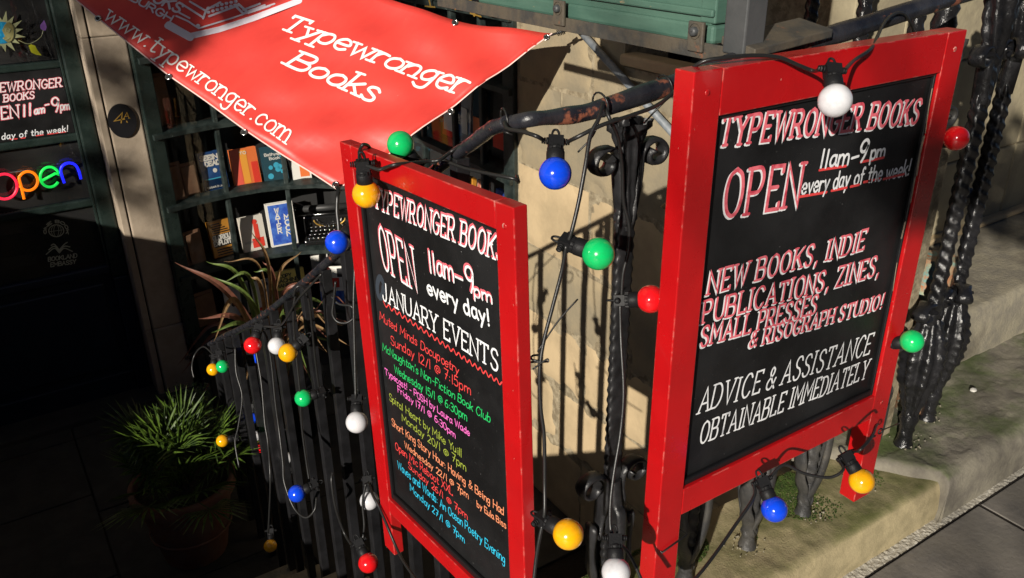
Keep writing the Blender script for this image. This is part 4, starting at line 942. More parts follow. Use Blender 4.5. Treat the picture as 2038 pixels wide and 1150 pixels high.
# right board, hung parallel to the railing
YB = .82
O = at(1383, 140, 1, YB); E_ = at(1925, 62, 1, YB); O.z = (O.z+E_.z)/2; W = E_.x-O.x; zbot = at(1352, 1027, 1, YB).z
NR = V((0, -1, 0)); rec = .014
rb_ = board('blackboard', 'large red framed blackboard on the right, lettered in pink and white, hung on the railing', O, V((1, 0, 0)), NR, W, O.z-zbot, (.25, .215), .054, .066, .055, .038, rec)
OP = V((0, YB+rec, 0))
ink_p = Ink(.0009); ink_w = Ink(.0004); ink_1 = Ink(.0009); ink_u = Ink(.0009)
def two(txt, p0, p1, top, wd, serif=1.25, **k):
    f = line_fn(OP, NR, p0, p1, top)
    off = (-.0022/(f(1, 0)-f(0, 0)).length, -.0022/(f(0, 1)-f(0, 0)).length)
    ink_w.text(txt, f, NR, wd*1.15, serif=serif, seed=txt, off=off, **k); ink_p.text(txt, f, NR, wd, serif=serif, seed=txt, **k)
two('TYPEWRONGER BOOKS', (1432, 291), (1824, 243), (1443, 234), .0055, gap=2.6)
two('OPEN', (1438, 433), (1586, 409), (1450, 341), .0066, gap=2.8)
f = line_fn
ink_1.text('11am', f(OP, NR, (1630, 334), (1686, 327), (1637, 298)), NR, .0045); ink_1.text('-', f(OP, NR, (1690, 325), (1707, 320), (1696, 300)), NR, .0045); ink_1.text('9', f(OP, NR, (1705, 321), (1720, 318), (1717, 279)), NR, .0055); ink_1.text('pm', f(OP, NR, (1731, 317), (1758, 312), (1736, 288)), NR, .0045)
ink_1.text('every day of the week!', f(OP, NR, (1594, 386), (1807, 348), (1600, 352)), NR, .0038, gap=1.7)
for a, b in (((1630, 338), (1683, 330)), ((1712, 322), (1728, 319)), ((1732, 319), (1758, 313)), ((1591, 391), (1644, 382)), ((1654, 379), (1684, 373)), ((1692, 371), (1709, 367)), ((1718, 362), (1750, 355)), ((1757, 356), (1798, 346))):
    ink_u.stroke([atp(*a, OP, NR), atp(*b, OP, NR)], .0045, NR)
two('NEW BOOKS, INDIE', (1408, 585), (1718, 496), (1415, 540), .0042, gap=2.7)
two('PUBLICATIONS, ZINES,', (1397, 643), (1748, 546), (1403, 599), .0042, gap=2.5)
two('SMALL PRESSES', (1394, 690), (1622, 622), (1400, 650), .0042, gap=2.5)
two('& RISOGRAPH STUDIO!', (1490, 692), (1754, 612), (1496, 660), .0038, gap=2.5)
ink_1.text('ADVICE & ASSISTANCE', f(OP, NR, (1388, 823), (1728, 704), (1398, 775)), NR, .0037, serif=1.2, gap=2.5, sp=3)
ink_1.text('OBTAINABLE IMMEDIATELY', f(OP, NR, (1391, 884), (1722, 752), (1399, 841)), NR, .0037, serif=1.2, gap=2.5, sp=3.5)
ink_w.build(M['white'], rb_, 'lettering_shadow'); ink_p.build(M['pink'], rb_, label='pink serif lettering'); ink_1.build(M['white'], rb_, label='white lettering'); ink_u.build(M['pred'], rb_, 'underline')
# worn chips along the beading
ink = Ink(.0007)
for a, b, w_ in (((1560, 868), (1590, 858), .003), ((1556, 862), (1568, 858), .004), ((1600, 862), (1640, 842), .002), ((1620, 858), (1700, 822), .0018), ((1540, 884), (1600, 868), .0015)): ink.stroke([atp(*a, OP, NR), atp(*b, OP, NR)], w_, NR)
ink.build(cmat('chalky_scrape', (.3, .27, .25), .8), rb_, 'scrape')
ink = Ink(.0095)
for pts, w_ in (([(1845, 175), (1838, 215), (1832, 262)], .0025), ([(1829, 270), (1822, 300), (1815, 345)], .006), ([(1812, 350), (1803, 400)], .003), ([(1792, 440), (1785, 470)], .005), ([(1776, 520), (1768, 575)], .002)): ink.stroke(smooth_path([atp(*p, OP, NR) for p in pts]), w_, NR)
ink.build(M['wood'], rb_, 'split_edge')

# left board
O = atd(675, 281, 1.5); E_ = at(1022, 414, 2, O.z+.016)
UL = (E_-O).normalized(); NL = V((UL.y, -UL.x, 0)).normalized(); 
if NL.dot(CAM-O) < 0: NL = -NL
W = (E_-O).length; DL = UL.cross(NL); DL = DL if DL.z < 0 else -DL; hb2 = (atp(757, 1002, O, NL)-O).dot(DL); rec = .014
lb = board('blackboard', 'tall red framed blackboard on the left listing January events in coloured handwriting', O, UL, NL, W, hb2, (.11, .25), .041, .04, .035, .023, rec)
OL = O-NL*rec; OB = O.copy()
def dual(txt, p0, p1, top, wd, serif=1.5, **k):
    f = line_fn(OL, NL, p0, p1, top); off = (.0022/(f(1, 0)-f(0, 0)).length, -.0022/(f(0, 1)-f(0, 0)).length)
    dp.text(txt, f, NL, wd*1.2, serif=serif, seed=txt, **k); dw.text(txt, f, NL, wd*.75, serif=serif, seed=txt, off=off, **k)
dp = Ink(.0004); dw = Ink(.0009); d1 = Ink(.0009)
dual('TYPEWRONGER BOOKS', (746, 411), (1000, 518), (746, 371), .004, gap=2.4)
dual('OPEN', (763, 532), (830, 578), (751, 446), .005, gap=2.6)
dual('11am', (855, 538), (903, 558), (851, 496), .0048, serif=0); dual('-', (905, 556), (923, 565), (903, 530), .0048, serif=0); dual('9', (928, 572), (944, 579), (924, 524), .0055, serif=0); dual('pm', (944, 586), (978, 600), (942, 560), .0042, serif=0)
d1.text('every day!', line_fn(OL, NL, (853, 583), (976, 648), (849, 553)), NL, .0044)
d1.text('JANUARY EVENTS', line_fn(OL, NL, (764, 596), (991, 738), (762, 562)), NL, .0036, serif=1.2, gap=2.2)
dp.build(M['pink'], lb, label='pink outline lettering'); dw.build(M['white'], lb, 'lettering'); d1.build(M['white'], lb, 'lettering', label='white lettering')
wv = Ink(.0009); wv.stroke(smooth_path([atp(764+(1000-764)*t/44, 603+(764-603)*t/44+(4 if t % 2 else -4), OL, NL) for t in range(45)], 4), .0026, NL); 
ev = [('Muted Minds Docupoetry', (757, 636), (914, 746), (757, 617), 'pred'), ('Sunday 12/1 @ 7:15pm', (779, 684), (937, 786), (778, 663), 'pred'),
      ("McNaughtan's Non-Fiction Book Club", (763, 697), (976, 841), (763, 680), 'pgreen'), ('Wednesday 15/1 @ 6:30pm', (786, 740), (930, 838), (785, 722), 'pgreen'),
      ('Typecast! - POSH by Laura Wade', (768, 744), (936, 868), (767, 729), 'ppink'), ('Friday 17/1 @ 6:30pm', (793, 779), (907, 871), (792, 764), 'ppink'),
      ('Spiral Heart by Mike Yuill', (776, 796), (920, 910), (775, 779), 'polive'), ('Monday 20/1 @ 7pm', (801, 837), (928, 938), (800, 820), 'polive'),
      ('Short King Story Hour: Having & Being Had', (781, 846), (1004, 1026), (780, 829), 'porange'), ('Wednesday 22/1 @ 7pm', (807, 890), (933, 992), (806, 875), 'porange'), ('by Eula Biss', (951, 1008), (1008, 1052), (950, 993), 'porange'),
      ('Open Mic Reboot XXL', (788, 893), (902, 987), (787, 876), 'pred'), ('Sunday 26/1 @ 7pm', (814, 931), (931, 1033), (813, 916), 'pred'),
      ('Waves and Words: An Ocean Poetry Evening', (793, 932), (1006, 1122), (792, 914), 'pcyan'), ('Monday 27/1 @ 7pm', (818, 976), (925, 1080), (817, 960), 'pcyan')]
inks = {'pred': wv}
for txt, a, b, c, k in ev:
    f0 = line_fn(OL, NL, a, b, c); inks.setdefault(k, Ink(.0009)).text(txt, lambda x, y, f0=f0: f0(x, y*.84+.012*math.sin(x*9)), NL, .0018, gap=1.5, jit=.5)
for k, i_ in inks.items(): i_.build(M[k], lb, 'handwriting', label={'pred': 'red', 'pgreen': 'green', 'ppink': 'pink', 'polive': 'olive', 'porange': 'orange', 'pcyan': 'cyan'}[k]+' handwriting')
sm = Ink(.00025); sm.stroke([atp(757+6*math.cos(a), 572+20*math.sin(a), OL, NL) for a in [.3*i for i in range(20)]], .012, NL); sm.build(cmat('chalk_smear', (.025, .035, .05), .7), lb, 'smear')
# ------------------------------------------------------------------ festoon bulbs
protos = {}
def bulb_parts(root, colr):
    def put(mb, nm, m):
        if nm+colr in protos: o = protos[nm+colr].copy(); col.objects.link(o)
        else:
            sh = 'mesh_'+nm
            o = mb().build(nm, m, None) if (nm == 'globe' or sh not in protos) else None
            if o is None: o = protos[sh].copy(); col.objects.link(o)
            protos[nm+colr] = o; protos.setdefault(sh, o)
        o.parent = root; return o
    def globe():
        mb = MB(); R0 = .0225; prof = [(R0*math.sin(math.pi*i/22), -R0*math.cos(math.pi*i/22)) for i in range(20)]; prof[0] = (1e-5, -R0)
        prof += [(.0115, R0*.9), (.0112, R0*1.05)]; return mb.lathe((0, 0, 0), prof, 36)
    def socket():
        mb = MB(); return mb.lathe((0, 0, 0), [(.0118, .0185), (.0128, .0195), (.0128, .033), (.0122, .0342), (.0108, .0345), (.0108, .0362), (.0112, .0365), (.0112, .0395), (.0100, .041), (.001, .041)], 26)
    def clip():
        mb = MB().box((-.0105, -.0085, .040), (.0105, .0085, .057))
        for sx in (-1, 1):
            for k in range(3): mb.lathe((sx*(.0108+.0032*k), 0, .051), [(.0001, 0), (.0052-.0005*k, 0), (.0052-.0005*k, .0022), (.0038, .0022)], 12, axis=(sx, 0, 0))
        return mb
    def ribs():
        mb = MB()
        for k in range(12):
            a = k*math.pi/6; mb.obox(V((math.cos(a)*.0111-.0008, math.sin(a)*.0111-.0008, .035)), V((.0016, 0, 0)), V((0, .0016, 0)), V((0, 0, .005)))
        return mb
    def loop():
        pts = [V((-.0045, 0, .057)), V((-.0048, 0, .063)), V((-.003, 0, .0685)), V((0, 0, .070)), V((.003, 0, .0685)), V((.0048, 0, .063)), V((.0045, 0, .057))]
        return MB().tube(smooth_path(pts, 4), .0017, 8)
    put(globe, 'globe', M['g_'+colr]); put(socket, 'socket', M['socket']); put(clip, 'clip', M['socket']); put(ribs, 'grip_ribs', M['socket']); put(loop, 'hook', M['socket'])
GB = 'coloured bulbs of the string lights'
bulbs = [
 ('blue', 1105, 345, 66, 1107, 285, 0, 'blue bulb hanging under the rail in front of the stone wall'),
 ('yellow', 729, 386, 54, 734, 338, 0, 'yellow bulb at the top left corner of the left blackboard'),
 ('green', 797, 287, 54, 826, 322, .02, 'green bulb above the top edge of the left blackboard'),
 ('wht', 1662, 200, 67, 1667, 140, 0, 'white bulb hanging over the lettering of the right blackboard'),
 ('green', 1191, 505, 66, 1131, 482, 0, 'green bulb pointing sideways between the two blackboards'),
 ('red', 1295, 595, 57, 1238, 597, 0, 'red bulb in front of the left edge of the right blackboard'),
 ('yellow', 1131, 1063, 62, 1080, 1042, .005, 'yellow bulb low down beside the right edge of the left blackboard'),
 ('wht', 1226, 1138, 58, 1226, 1085, 0, 'white bulb at the bottom edge below the corner post'),
 ('blue', 1541, 1013, 52, 1523, 965, 0, 'blue bulb beneath the right blackboard over the mossy plinth'),
 ('yellow', 1715, 957, 50, 1690, 912, 0, 'yellow bulb beside the right leg of the right blackboard'),
 ('red', 1903, 275, 49, 1893, 275, .01, 'red bulb at the right edge of the right blackboard'),
 ('green', 1815, 679, 46, 1782, 687, .01, 'green bulb beside the lower right edge of the right blackboard'),
 ('blue', 671, 482, 48, 700, 446, .01, 'blue bulb at the left edge of the left blackboard'),
 ('green', 604, 792, 35, 636, 783, 0, 'green bulb sticking out sideways in front of the stair bars'),
 ('blue', 591, 982, 35, 622, 968, 0, 'blue bulb low among the stair bars'),
 ('wht', 710, 840, 44, 707, 802, 0, 'white bulb hanging beside the left edge of the left blackboard'),
 ('yellow', 573, 702, 38, 602, 676, 0, 'yellow bulb overlapping a white one under the stair rail'),
 ('red', 503, 687, 35, 511, 655, 0, 'red bulb under the stair rail next to the white one'),
 ('wht', 551, 688, 35, 551, 653, .0, 'white bulb half behind the yellow one under the stair rail'),
 ('wht', 735, 996, 38, 729, 960, 0, 'white bulb by the lower left corner of the left blackboard'),
 ('red', 733, 1120, 40, 711, 1085, .01, 'red bulb behind the left leg of the left blackboard'),
 ('yellow', 424, 735, 25, 424, 712, 0, 'small yellow bulb at the lower end of the stair rail'),
 ('green', 443, 729, 26, 434, 706, 0, 'small green bulb at the lower end of the stair rail'),
 ('yellow', 443, 877, 25, 466, 872, 0, 'small yellow bulb over the palm leaves'),
 ('wht', 480, 801, 22, 477, 826, 0, 'small white bulb above a clip at the far end of the stair bars'),
 ('yellow', 538, 1086, 26, 536, 1063, 0, 'small yellow bulb at the foot of the far stair bars'),
 ('blue', 515, 712, 24, 510, 690, .6, 'blue bulb half hidden behind a bar below the red one'),
 ('blue', 503, 832, 22, 503, 808, .5, 'blue bulb half hidden behind a bar near the palm'),
 ('wht', 508, 868, 22, 490, 858, .55, 'white bulb behind the bars next to a half hidden red one'),
 ('red', 519, 890, 22, 528, 893, .55, 'red bulb mostly hidden behind the bars'),
 ('green', 558, 881, 24, 556, 858, .5, 'green bulb mostly hidden behind a bar above a white one'),
 ('wht', 570, 911, 24.5, 574, 935, .3, 'white bulb behind the bars under a half hidden green one')]
clip_pt = []
for colr, gx, gy, dm, cx, cy_, back, lab in bulbs:
    r = ray(gx, gy); d = .0452*F_PX/dm/(r.dot(fw)); c = CAM+r*d
    L2 = .050; px_m = d*r.dot(fw)/F_PX; s3 = RT*((cx-gx)*px_m)-UP*((cy_-gy)*px_m)
    if s3.length < L2: s3 = s3+fw*math.sqrt(L2**2-s3.length**2)*(.6 if back == 0 else 1)
    ax = s3.normalized()
    if 'top left corner of the left blackboard' in lab: c = atp(gx, gy, OB+NL*.027, NL); ax = (-DL*.95+UL*.06+NL*.05).normalized()
    e = bpy.data.objects.new('festoon_bulb', None); col.objects.link(e); e.location = c
    side = (V((1, 0, 0))*.9 + V((0, -.45, 0))); side = (side-ax*side.dot(ax)).normalized(); e.matrix_world = Matrix.Translation(c) @ Matrix((side, ax.cross(side), ax)).transposed().to_4x4()
    e.empty_display_size = .03; tag(e, lab, 'light bulb', GB); bulb_parts(e, colr); clip_pt.append((c+ax*.051, side))
# cables
CL = lambda i, s=0: clip_pt[i][0]+clip_pt[i][1]*s*.016
def cab(label, pts, **k):
    def cv(p):
        return p if isinstance(p, V) else P(*p)
    mb = MB(); mb.tube(smooth_path([cv(p) for p in pts], 8), k.get('r', .0029), 8); return mb.top('light_cable', M['cable'], label, 'cable', 'cables of the string lights')
cab('cable lying on the right blackboard and dropping to its white bulb', [(1372, 140, 'y.86'), (1400, 122, 'y.84'), (1440, 115, 'y.828'), (1500, 110, 'y.82'), (1550, 114, 'y.81'), (1590, 130, 'y.80'), (1620, 141, 'y.79'), CL(3, -1)])
cab('cable rising from the white bulb over the rail behind the right blackboard', [CL(3, 1), (1700, 120, 'y.79'), (1732, 98, 'y.81'), (1745, 75, 'y.86'), (1758, 48, 'y.93'), (1775, 30, 'y.96'), (1797, 26, 'y.965'), (1812, 45, 'y.97'), (1822, 75, 'y1.0')])
cab('cable from the yellow bulb along the top of the left blackboard to the rail', [CL(1), atp(752, 337, OB+NL*.02, NL), atp(765, 334, OB+NL*.014, NL), atp(790, 327, OB+NL*.006, NL), (850, 321, 1.36), (875, 318, 1.36), (900, 300, 1.38), (940, 275, 1.34), (990, 252, 1.28)])
cab('cable looping over the top left corner of the left blackboard', [CL(1), atp(722, 325, OB+NL*.016, NL), atp(717, 314, OB+NL*.012, NL), atp(715, 303, OB+NL*.006, NL), atp(722, 288, OB+NL*.004, NL), atp(733, 290, OB-NL*.012, NL), atp(738, 300, OB-NL*.03, NL)])
cab('cable drooping from the stair rail to the square post', [(862, 335, 1.42), (872, 318, 1.4), (890, 322, 1.39), (930, 336, 1.36), (980, 347, 1.32), (1025, 356, 1.3), (1032, 362, 1.33), (1029, 350, 1.36)])
cab('cable from the rail to the blue bulb before the stone wall', [(1004, 243, 1.24), (1010, 256, 1.22), (1040, 262, 1.19), (1068, 271, 1.17), CL(0, -1)])
cab('cable from the blue bulb up along the rail to the right blackboard', [CL(0, 1), (1150, 272, 1.17), (1200, 248, 1.18), (1260, 228, 1.2), (1310, 208, 1.22), (1350, 175, 1.25), (1375, 150, 1.28)])
cab('cable hanging from the rail to the sideways green bulb', [(1200, 205, 1.2), (1192, 235, 1.18), (1175, 270, 1.17), (1165, 330, 1.16), (1152, 400, 1.16), (1140, 452, 1.16), (1132, 478, 1.165)])
cab('cable running down from the sideways green bulb to the low yellow bulb', [(1127, 488, 1.165), (1118, 540, 1.18), (1100, 610, 1.19), (1082, 680, 1.2), (1074, 740, 1.21), (1076, 810, 1.23), (1083, 870, 1.25), (1084, 960, 1.28), (1084, 1015, 1.29), (1081, 1038, 1.3)])
cab('cable leaving the low yellow bulb towards the bottom edge', [(1079, 1046, 1.3), (1073, 1075, 1.31), (1066, 1120, 1.33), (1060, 1180, 1.35)])
cab('cable running down the corner post to the red bulb', [(1200, 205, 1.21), (1215, 240, 1.2), (1230, 275, 1.23), (1238, 330, 1.27), (1241, 400, 1.3), (1252, 450, 1.32), (1250, 500, 1.34), (1240, 545, 1.35), (1237, 590, 1.36)])
cab('cable continuing down the post from the red bulb to the white bulb', [(1234, 604, 1.36), (1236, 680, 1.37), (1241, 780, 1.37), (1235, 860, 1.37), (1222, 940, 1.38), (1215, 1000, 1.39), (1215, 1050, 1.4), CL(7)])
cab('cable from the white bulb disappearing below the picture', [(1232, 1082, 1.42), (1250, 1100, 1.44), (1275, 1150, 1.46), (1290, 1200, 1.48)])
cab('cable curving up from the bottom edge to the blue bulb under the right blackboard', [(1340, 1190, 1.45), (1385, 1150, 1.47), (1425, 1100, 1.5), (1460, 1050, 1.53), (1500, 990, 1.56), CL(8, -1)])
cab('cable sagging under the right blackboard between the blue and yellow bulbs', [CL(8, 1), (1560, 925, 1.6), (1600, 942, 1.62), (1650, 950, 1.64), (1678, 935, 1.65), CL(9, -1)])
cab('cable climbing from the yellow bulb to the right leg of the board', [CL(9, 1), (1712, 895, 1.64), (1735, 868, 1.68), (1742, 850, 1.75), (1745, 845, 1.8)])
cab('cable hanging from the rail down to the white bulb beside the left blackboard', [(700, 470, 1.73), (706, 520, 1.74), (704, 600, 1.75), (706, 700, 1.77), (708, 795, 1.79)])
cab('cable loop on the stair rail down to the green bulb', [(584, 590, 2.12), (590, 572, 2.1), (603, 572, 2.1), (615, 600, 2.12), (621, 650, 2.17), (628, 720, 2.24), (636, 780, 2.3)])
cab('cable hanging past the yellow bulb to the low blue bulb', [(590, 574, 2.12), (584, 620, 2.15), (588, 690, 2.2), (597, 780, 2.25), (601, 850, 2.3), (610, 920, 2.34), (617, 965, 2.36)])
cab('cable linking the red and white bulbs under the stair rail', [(470, 665, 2.75), (490, 655, 2.5), (520, 650, 2.3), (550, 650, 2.25), (566, 640, 2.2), (590, 600, 2.1), (612, 575, 2.05), (640, 545, 2.0)])
cab('thin cable hanging straight down between the far bars', [(516, 655, 2.33), (530, 668, 2.33), (540, 720, 2.35), (548, 800, 2.38), (556, 860, 2.4), (563, 920, 2.4), (566, 960, 2.4), (585, 1010, 2.4), (608, 1030, 2.38), (626, 1015, 2.36), (630, 990, 2.36)])
cab('cable hanging from the stair rail behind the red bulb', [(508, 690, 2.6), (520, 760, 2.6), (527, 840, 2.6), (533, 880, 2.6), (538, 960, 2.6), (534, 1060, 2.75)])
cab('cable between the white and red bulbs at the lower left of the left blackboard', [(728, 962, 2.05), (722, 1000, 2.07), (725, 1045, 2.09), (722, 1075, 2.1), CL(20, 1)])
cab('cable looping down to the red bulb behind the board leg', [(662, 940, 2.0), (660, 960, 2.0), (668, 1010, 2.03), (685, 1060, 2.07), CL(20, -1)])
cab('cable sweeping over the left board leg towards the bottom edge', [P(733, 960, 1.9)]+[atp(x, y, OB+NL*q, NL) for x, y, q in [(742, 985, .004), (756, 1012, .006), (772, 1050, .01), (790, 1092, .012), (806, 1122, .02), (840, 1170, .03)]])
cab('thin cable drooping from the far end of the stair rail', [(425, 706, 3.4), (405, 690, 3.45), (388, 705, 3.5), (382, 730, 3.5), (386, 752, 3.5)])
cab('thin cable hanging behind the far stair bars', [(468, 690, 3.0), (470, 740, 3.0), (482, 790, 3.0), (474, 850, 3.0), (468, 880, 3.0), (476, 930, 3.0)])
cab('cable between the small green and yellow bulbs', [(434, 706, 3.2), (428, 700, 3.3), (420, 712, 3.45)])
cab('coiled spare cable tied behind the left edge of the left blackboard', [(668, 560, 1.95), (664, 600, 1.97), (662, 625, 1.98), (672, 640, 1.98), (690, 642, 1.97), (705, 630, 1.96), (700, 610, 1.95), (675, 605, 1.97), (660, 590, 1.98)])
# cable ties
def tie(cx, cy_, dpt, axis, rr, tail, label):
    c = P(cx, cy_, dpt); mb = MB(); ax = V(axis).normalized(); a = ax.orthogonal().normalized(); b = ax.cross(a)
    mb.tube([c+(a*math.cos(.35*i)+b*math.sin(.35*i))*rr for i in range(19)], .0016, 6)
    mb.tube(smooth_path([P(*p) for p in tail], 5), .0013, 6); mb.top('cable_tie', M['cable'], label, 'cable tie', 'black cable ties')
tie(1195, 208, 'y.985', (1, 0, .15), .0185, [(1195, 232, 1.2), (1180, 270, 1.2), (1150, 303, 1.2)], 'black cable tie on the rail above the blue bulb, its tail pointing down')
tie(1322, 172, 'y.985', (1, 0, .2), .0185, [(1325, 200, 1.26), (1300, 225, 1.26), (1282, 245, 1.27)], 'black cable tie on the rail beside the right blackboard')
tie(1004, 240, 'x.66', (1, -.3, .1), .018, [(1004, 262, 1.25), (1020, 268, 1.25)], 'black cable tie at the bend of the rail')
tie(1068, 712, 1.21, (0, 0, 1), .008, [(1070, 700, 1.2), (1110, 640, 1.2), (1150, 595, 1.2)], 'black cable tie with a long tail beside the left blackboard')
tie(1074, 720, 1.22, (.3, .5, 1), .012, [(1060, 735, 1.2), (1088, 715, 1.2), (1092, 720, 1.2)], 'bunched cable tie and tape at the right edge of the left blackboard')
tie(1752, 858, 1.86, (0, 1, 0), .006, [(1728, 872, 'y.817'), (1742, 868, 'y.817'), (1752, 858, 'y.86'), (1790, 842, 1.9)], 'black cable tie round the right leg of the right blackboard')
mb = MB(); mb.tube([P(1296, 1078, 'y.859'), P(1294, 1080, 'y.82')][:0] + [V((at(1319, 1085, 1, .818).x, .8165, at(1330, 1092, 1, .818).z)) + V((dx, dy, dz)) for dx, dy, dz in ((-.002, .045, .012), (-.002, 0, 0), (.056, 0, .012), (.056, .045, .012))], .0018, 6)
mb.top('cable_tie', M['cable'], 'black tie strapped round the left stile of the right blackboard', 'cable tie', 'black cable ties')
# tag and red ring hanging beside the right blackboard
tg = thing('key_tag', 'small tan tag on a red ring beside the left edge of the right blackboard', 'tag', P(1330, 425, 1.6))
MB().obox(P(1316, 412, 1.6), P(1336, 426, 1.6)-P(1316, 412, 1.6), P(1326, 404, 1.6)-P(1316, 412, 1.6), V((0, .003, 0))).build('tag_card', M['tan'], tg)
MB().tube([P(1337+11*math.cos(.4*i), 443+10*math.sin(.4*i), 1.6) for i in range(17)], .0024, 8).build('ring', M['red'], tg)
MB().tube([P(1330, 420, 1.6), P(1334, 432, 1.6), P(1338, 446, 1.6)], .0016, 6).build('link', M['chrome'], tg)
# peeling pipe behind the twisted bars
mb = MB(); mb.tube([(2.06, 1.09, .16), (2.06, 1.1, .62)], .045, 20); mb.top('patina_bollard', M['patina'], 'short pipe with peeling green and orange paint behind the twisted bars', 'pipe')
mb = MB(); mb.lathe(at(1925, 392, 1, 1.12), [(.001, .012), (.012, .010), (.014, .004), (.022, .003), (.026, 0), (.026, -.004)], 20, axis=(-.4, -1, .2)); mb.top('door_pull', M['iron'], 'round glossy black knob between the twisted bars', 'knob')
# litter
for p, lab, r in (((1937, 776), 'white pebble lying on the stone slab at right', .009), ((1735, 868), 'pale stone crumb by the foot of a baluster', .006)):
    mb = MB(); c = at(*p, 2, .157); mb.sphere(c, r, 10, 7); mb.v = [c+V(((q-c).x*1.2, (q-c).y*1.1, (q-c).z*.6))*(1+.25*noise.noise(q*160)) for q in mb.v]; mb.top('pebble', M['paper'], lab, 'pebble')
gr = MB(); rnd = random.Random(3)
for fx, fy, fz in ((1.925, 1.0, .152), (2.085, 1.04, .152), (1.482, .985, .122), (1.287, .985, .122), (1.68, .985, .122)):
    for k in range(24):
        a = rnd.uniform(0, 6.28); q = rnd.gauss(.04, .014); r = rnd.uniform(.0012, .0045); c = V((fx+q*math.cos(a), fy+q*math.sin(a)*.8, fz)); vs = [c+V((r*math.cos(t), r*math.sin(t), 0)) for t in (0, 2, 4)]+[c+V((0, 0, r*1.2))]; gr.add(vs, [(0, 1, 3), (1, 2, 3), (2, 0, 3)])
gr.build('grit', M['step'], plinth, kind='stuff')

# ------------------------------------------------------------------ plants
pot = thing('plant_pot', 'large dusty terracotta pot at the foot of the stairs holding a fan palm', 'plant pot', (.40, 3.12, -1.05))
mb = MB(); mb.lathe((.40, 3.12, -1.05), [(.001, 0), (.125, 0), (.13, .01), (.185, .30), (.187, .31), (.205, .315), (.21, .325), (.21, .365), (.203, .372), (.188, .37), (.18, .33)], 48); mb.build('body', M['terracotta'], pot)
mb = MB(); mb.lathe((.40, 3.12, -1.05), [(.162, .135), (.1665, .138), (.167, .145), (.164, .15)], 48); mb.build('band', M['terracotta'], pot)
mb = MB(); mb.lathe((.40, 3.12, -1.05), [(.185, .335), (.1, .345), (.001, .35)], 24); mb.build('soil', M['soil'], pot)
palm = thing('fan_palm', 'bushy fan palm with sunlit leaf tips in the terracotta pot', 'palm', (.40, 3.12, -.7))
rnd = random.Random(11)
for k in range(44):
    az = k*2.4+rnd.uniform(-.3, .3); el = R_(rnd.choice([15, 30, 45, 60, 75, 85])+rnd.uniform(-8, 8)); Ls = rnd.uniform(.14, .24)
    d = V((math.cos(az)*math.cos(el), math.sin(az)*math.cos(el), math.sin(el))); base = V((.40, 3.12, -.72))+V((rnd.uniform(-.04, .04), rnd.uniform(-.04, .04), 0)); hub = base+d*Ls*1.15
    mb = MB(); mb.tube([base, base+d*Ls*.5+V((0, 0, .01)), hub], .0025, 5)
    sd = d.cross(V((0, 0, 1))).normalized() if abs(d.z) < .97 else V((1, 0, 0)); sd = (sd+V((0, 0, rnd.uniform(-.4, .4)))).normalized(); nn = sd.cross(d).normalized()
    nl = 17; Rl = rnd.uniform(.18, .25)
    for q in range(nl):
        a = R_(-105+210*q/(nl-1)); dr = (d*math.cos(a)+sd*math.sin(a)).normalized(); ln = Rl*(1-.25*abs(a)/1.8)*rnd.uniform(.88, 1.05); wv = nn.cross(dr)*.0062
        m1 = hub+dr*ln*.55+nn*.004; tip = hub+dr*ln+V((0, 0, -.012-.02*abs(math.sin(a))))
        mb.add([hub, m1+wv, m1-nn*.004, m1-wv, tip], [(0, 2, 1), (0, 3, 2), (1, 2, 4), (2, 3, 4)])
    mb.build('frond', M['palm'], palm)
ph = thing('spiky_plant', 'spiky plant with long bronze and green blades in front of the curved window', 'plant', (1.02, 3.75, -.75))
def blade(p0, p1, p2, w, m, tip=.1):
    pts = smooth_path([p0, p1, p2], 10); mb = MB(); vs = []; fs = []; N = len(pts)
    for i, p in enumerate(pts):
        t = (pts[min(i+1, N-1)]-pts[max(0, i-1)]).normalized(); s = t.cross(V((.3, -1, .3))).normalized(); u = s.cross(t); f = i/(N-1); hw = w*(.6+.4*math.sin(f*2.2))*(1-max(0, f-.55)/.45*(1-tip*.5)); vs += [p-s*hw+u*hw*.35, p, p+s*hw+u*hw*.35]
    for i in range(N-1):
        for k in range(2): a = i*3+k; fs.append((a, a+1, a+4, a+3))
    mb.add(vs, fs); return mb.build('blade', m, ph)
bc = V((1.0, 3.7, -.72))
def bl(p1, p2, w, m, d1=3.9, d2=3.85): blade(bc+V((rnd.uniform(-.05, .05), rnd.uniform(-.05, .05), 0)), P(*p1, d1), P(*p2, d2), w, M[m])
bl((460, 590), (348, 522), .017, 'phor1'); bl((480, 640), (395, 634), .014, 'phor1', 3.7, 3.6); bl((480, 560), (410, 520), .011, 'phor2'); bl((500, 600), (416, 547), .011, 'phor2')
bl((535, 540), (497, 455), .010, 'phor3', 3.8, 3.7); bl((545, 560), (522, 520), .011, 'phor1'); bl((470, 600), (425, 680), .014, 'phor3', 3.7, 3.6); bl((520, 580), (498, 550), .012, 'phor3'); bl((520, 540), (446, 520), .006, 'phor3')
bl((490, 650), (420, 662), .012, 'phor2', 3.7, 3.6); bl((560, 590), (640, 560), .012, 'phor1'); bl((580, 620), (690, 640), .011, 'phor1', 3.6, 3.4); bl((600, 650), (700, 690), .01, 'phor3', 3.5, 3.3); bl((550, 560), (600, 500), .010, 'phor3'); bl((560, 620), (620, 760), .013, 'phor2', 3.5, 3.3)
bl((540, 560), (505, 540), .010, 'phor2'); bl((600, 620), (660, 655), .009, 'phor3', 3.4, 3.2); bl((640, 600), (695, 610), .009, 'phor1', 3.5, 3.3); bl((500, 560), (445, 560), .010, 'phor2')
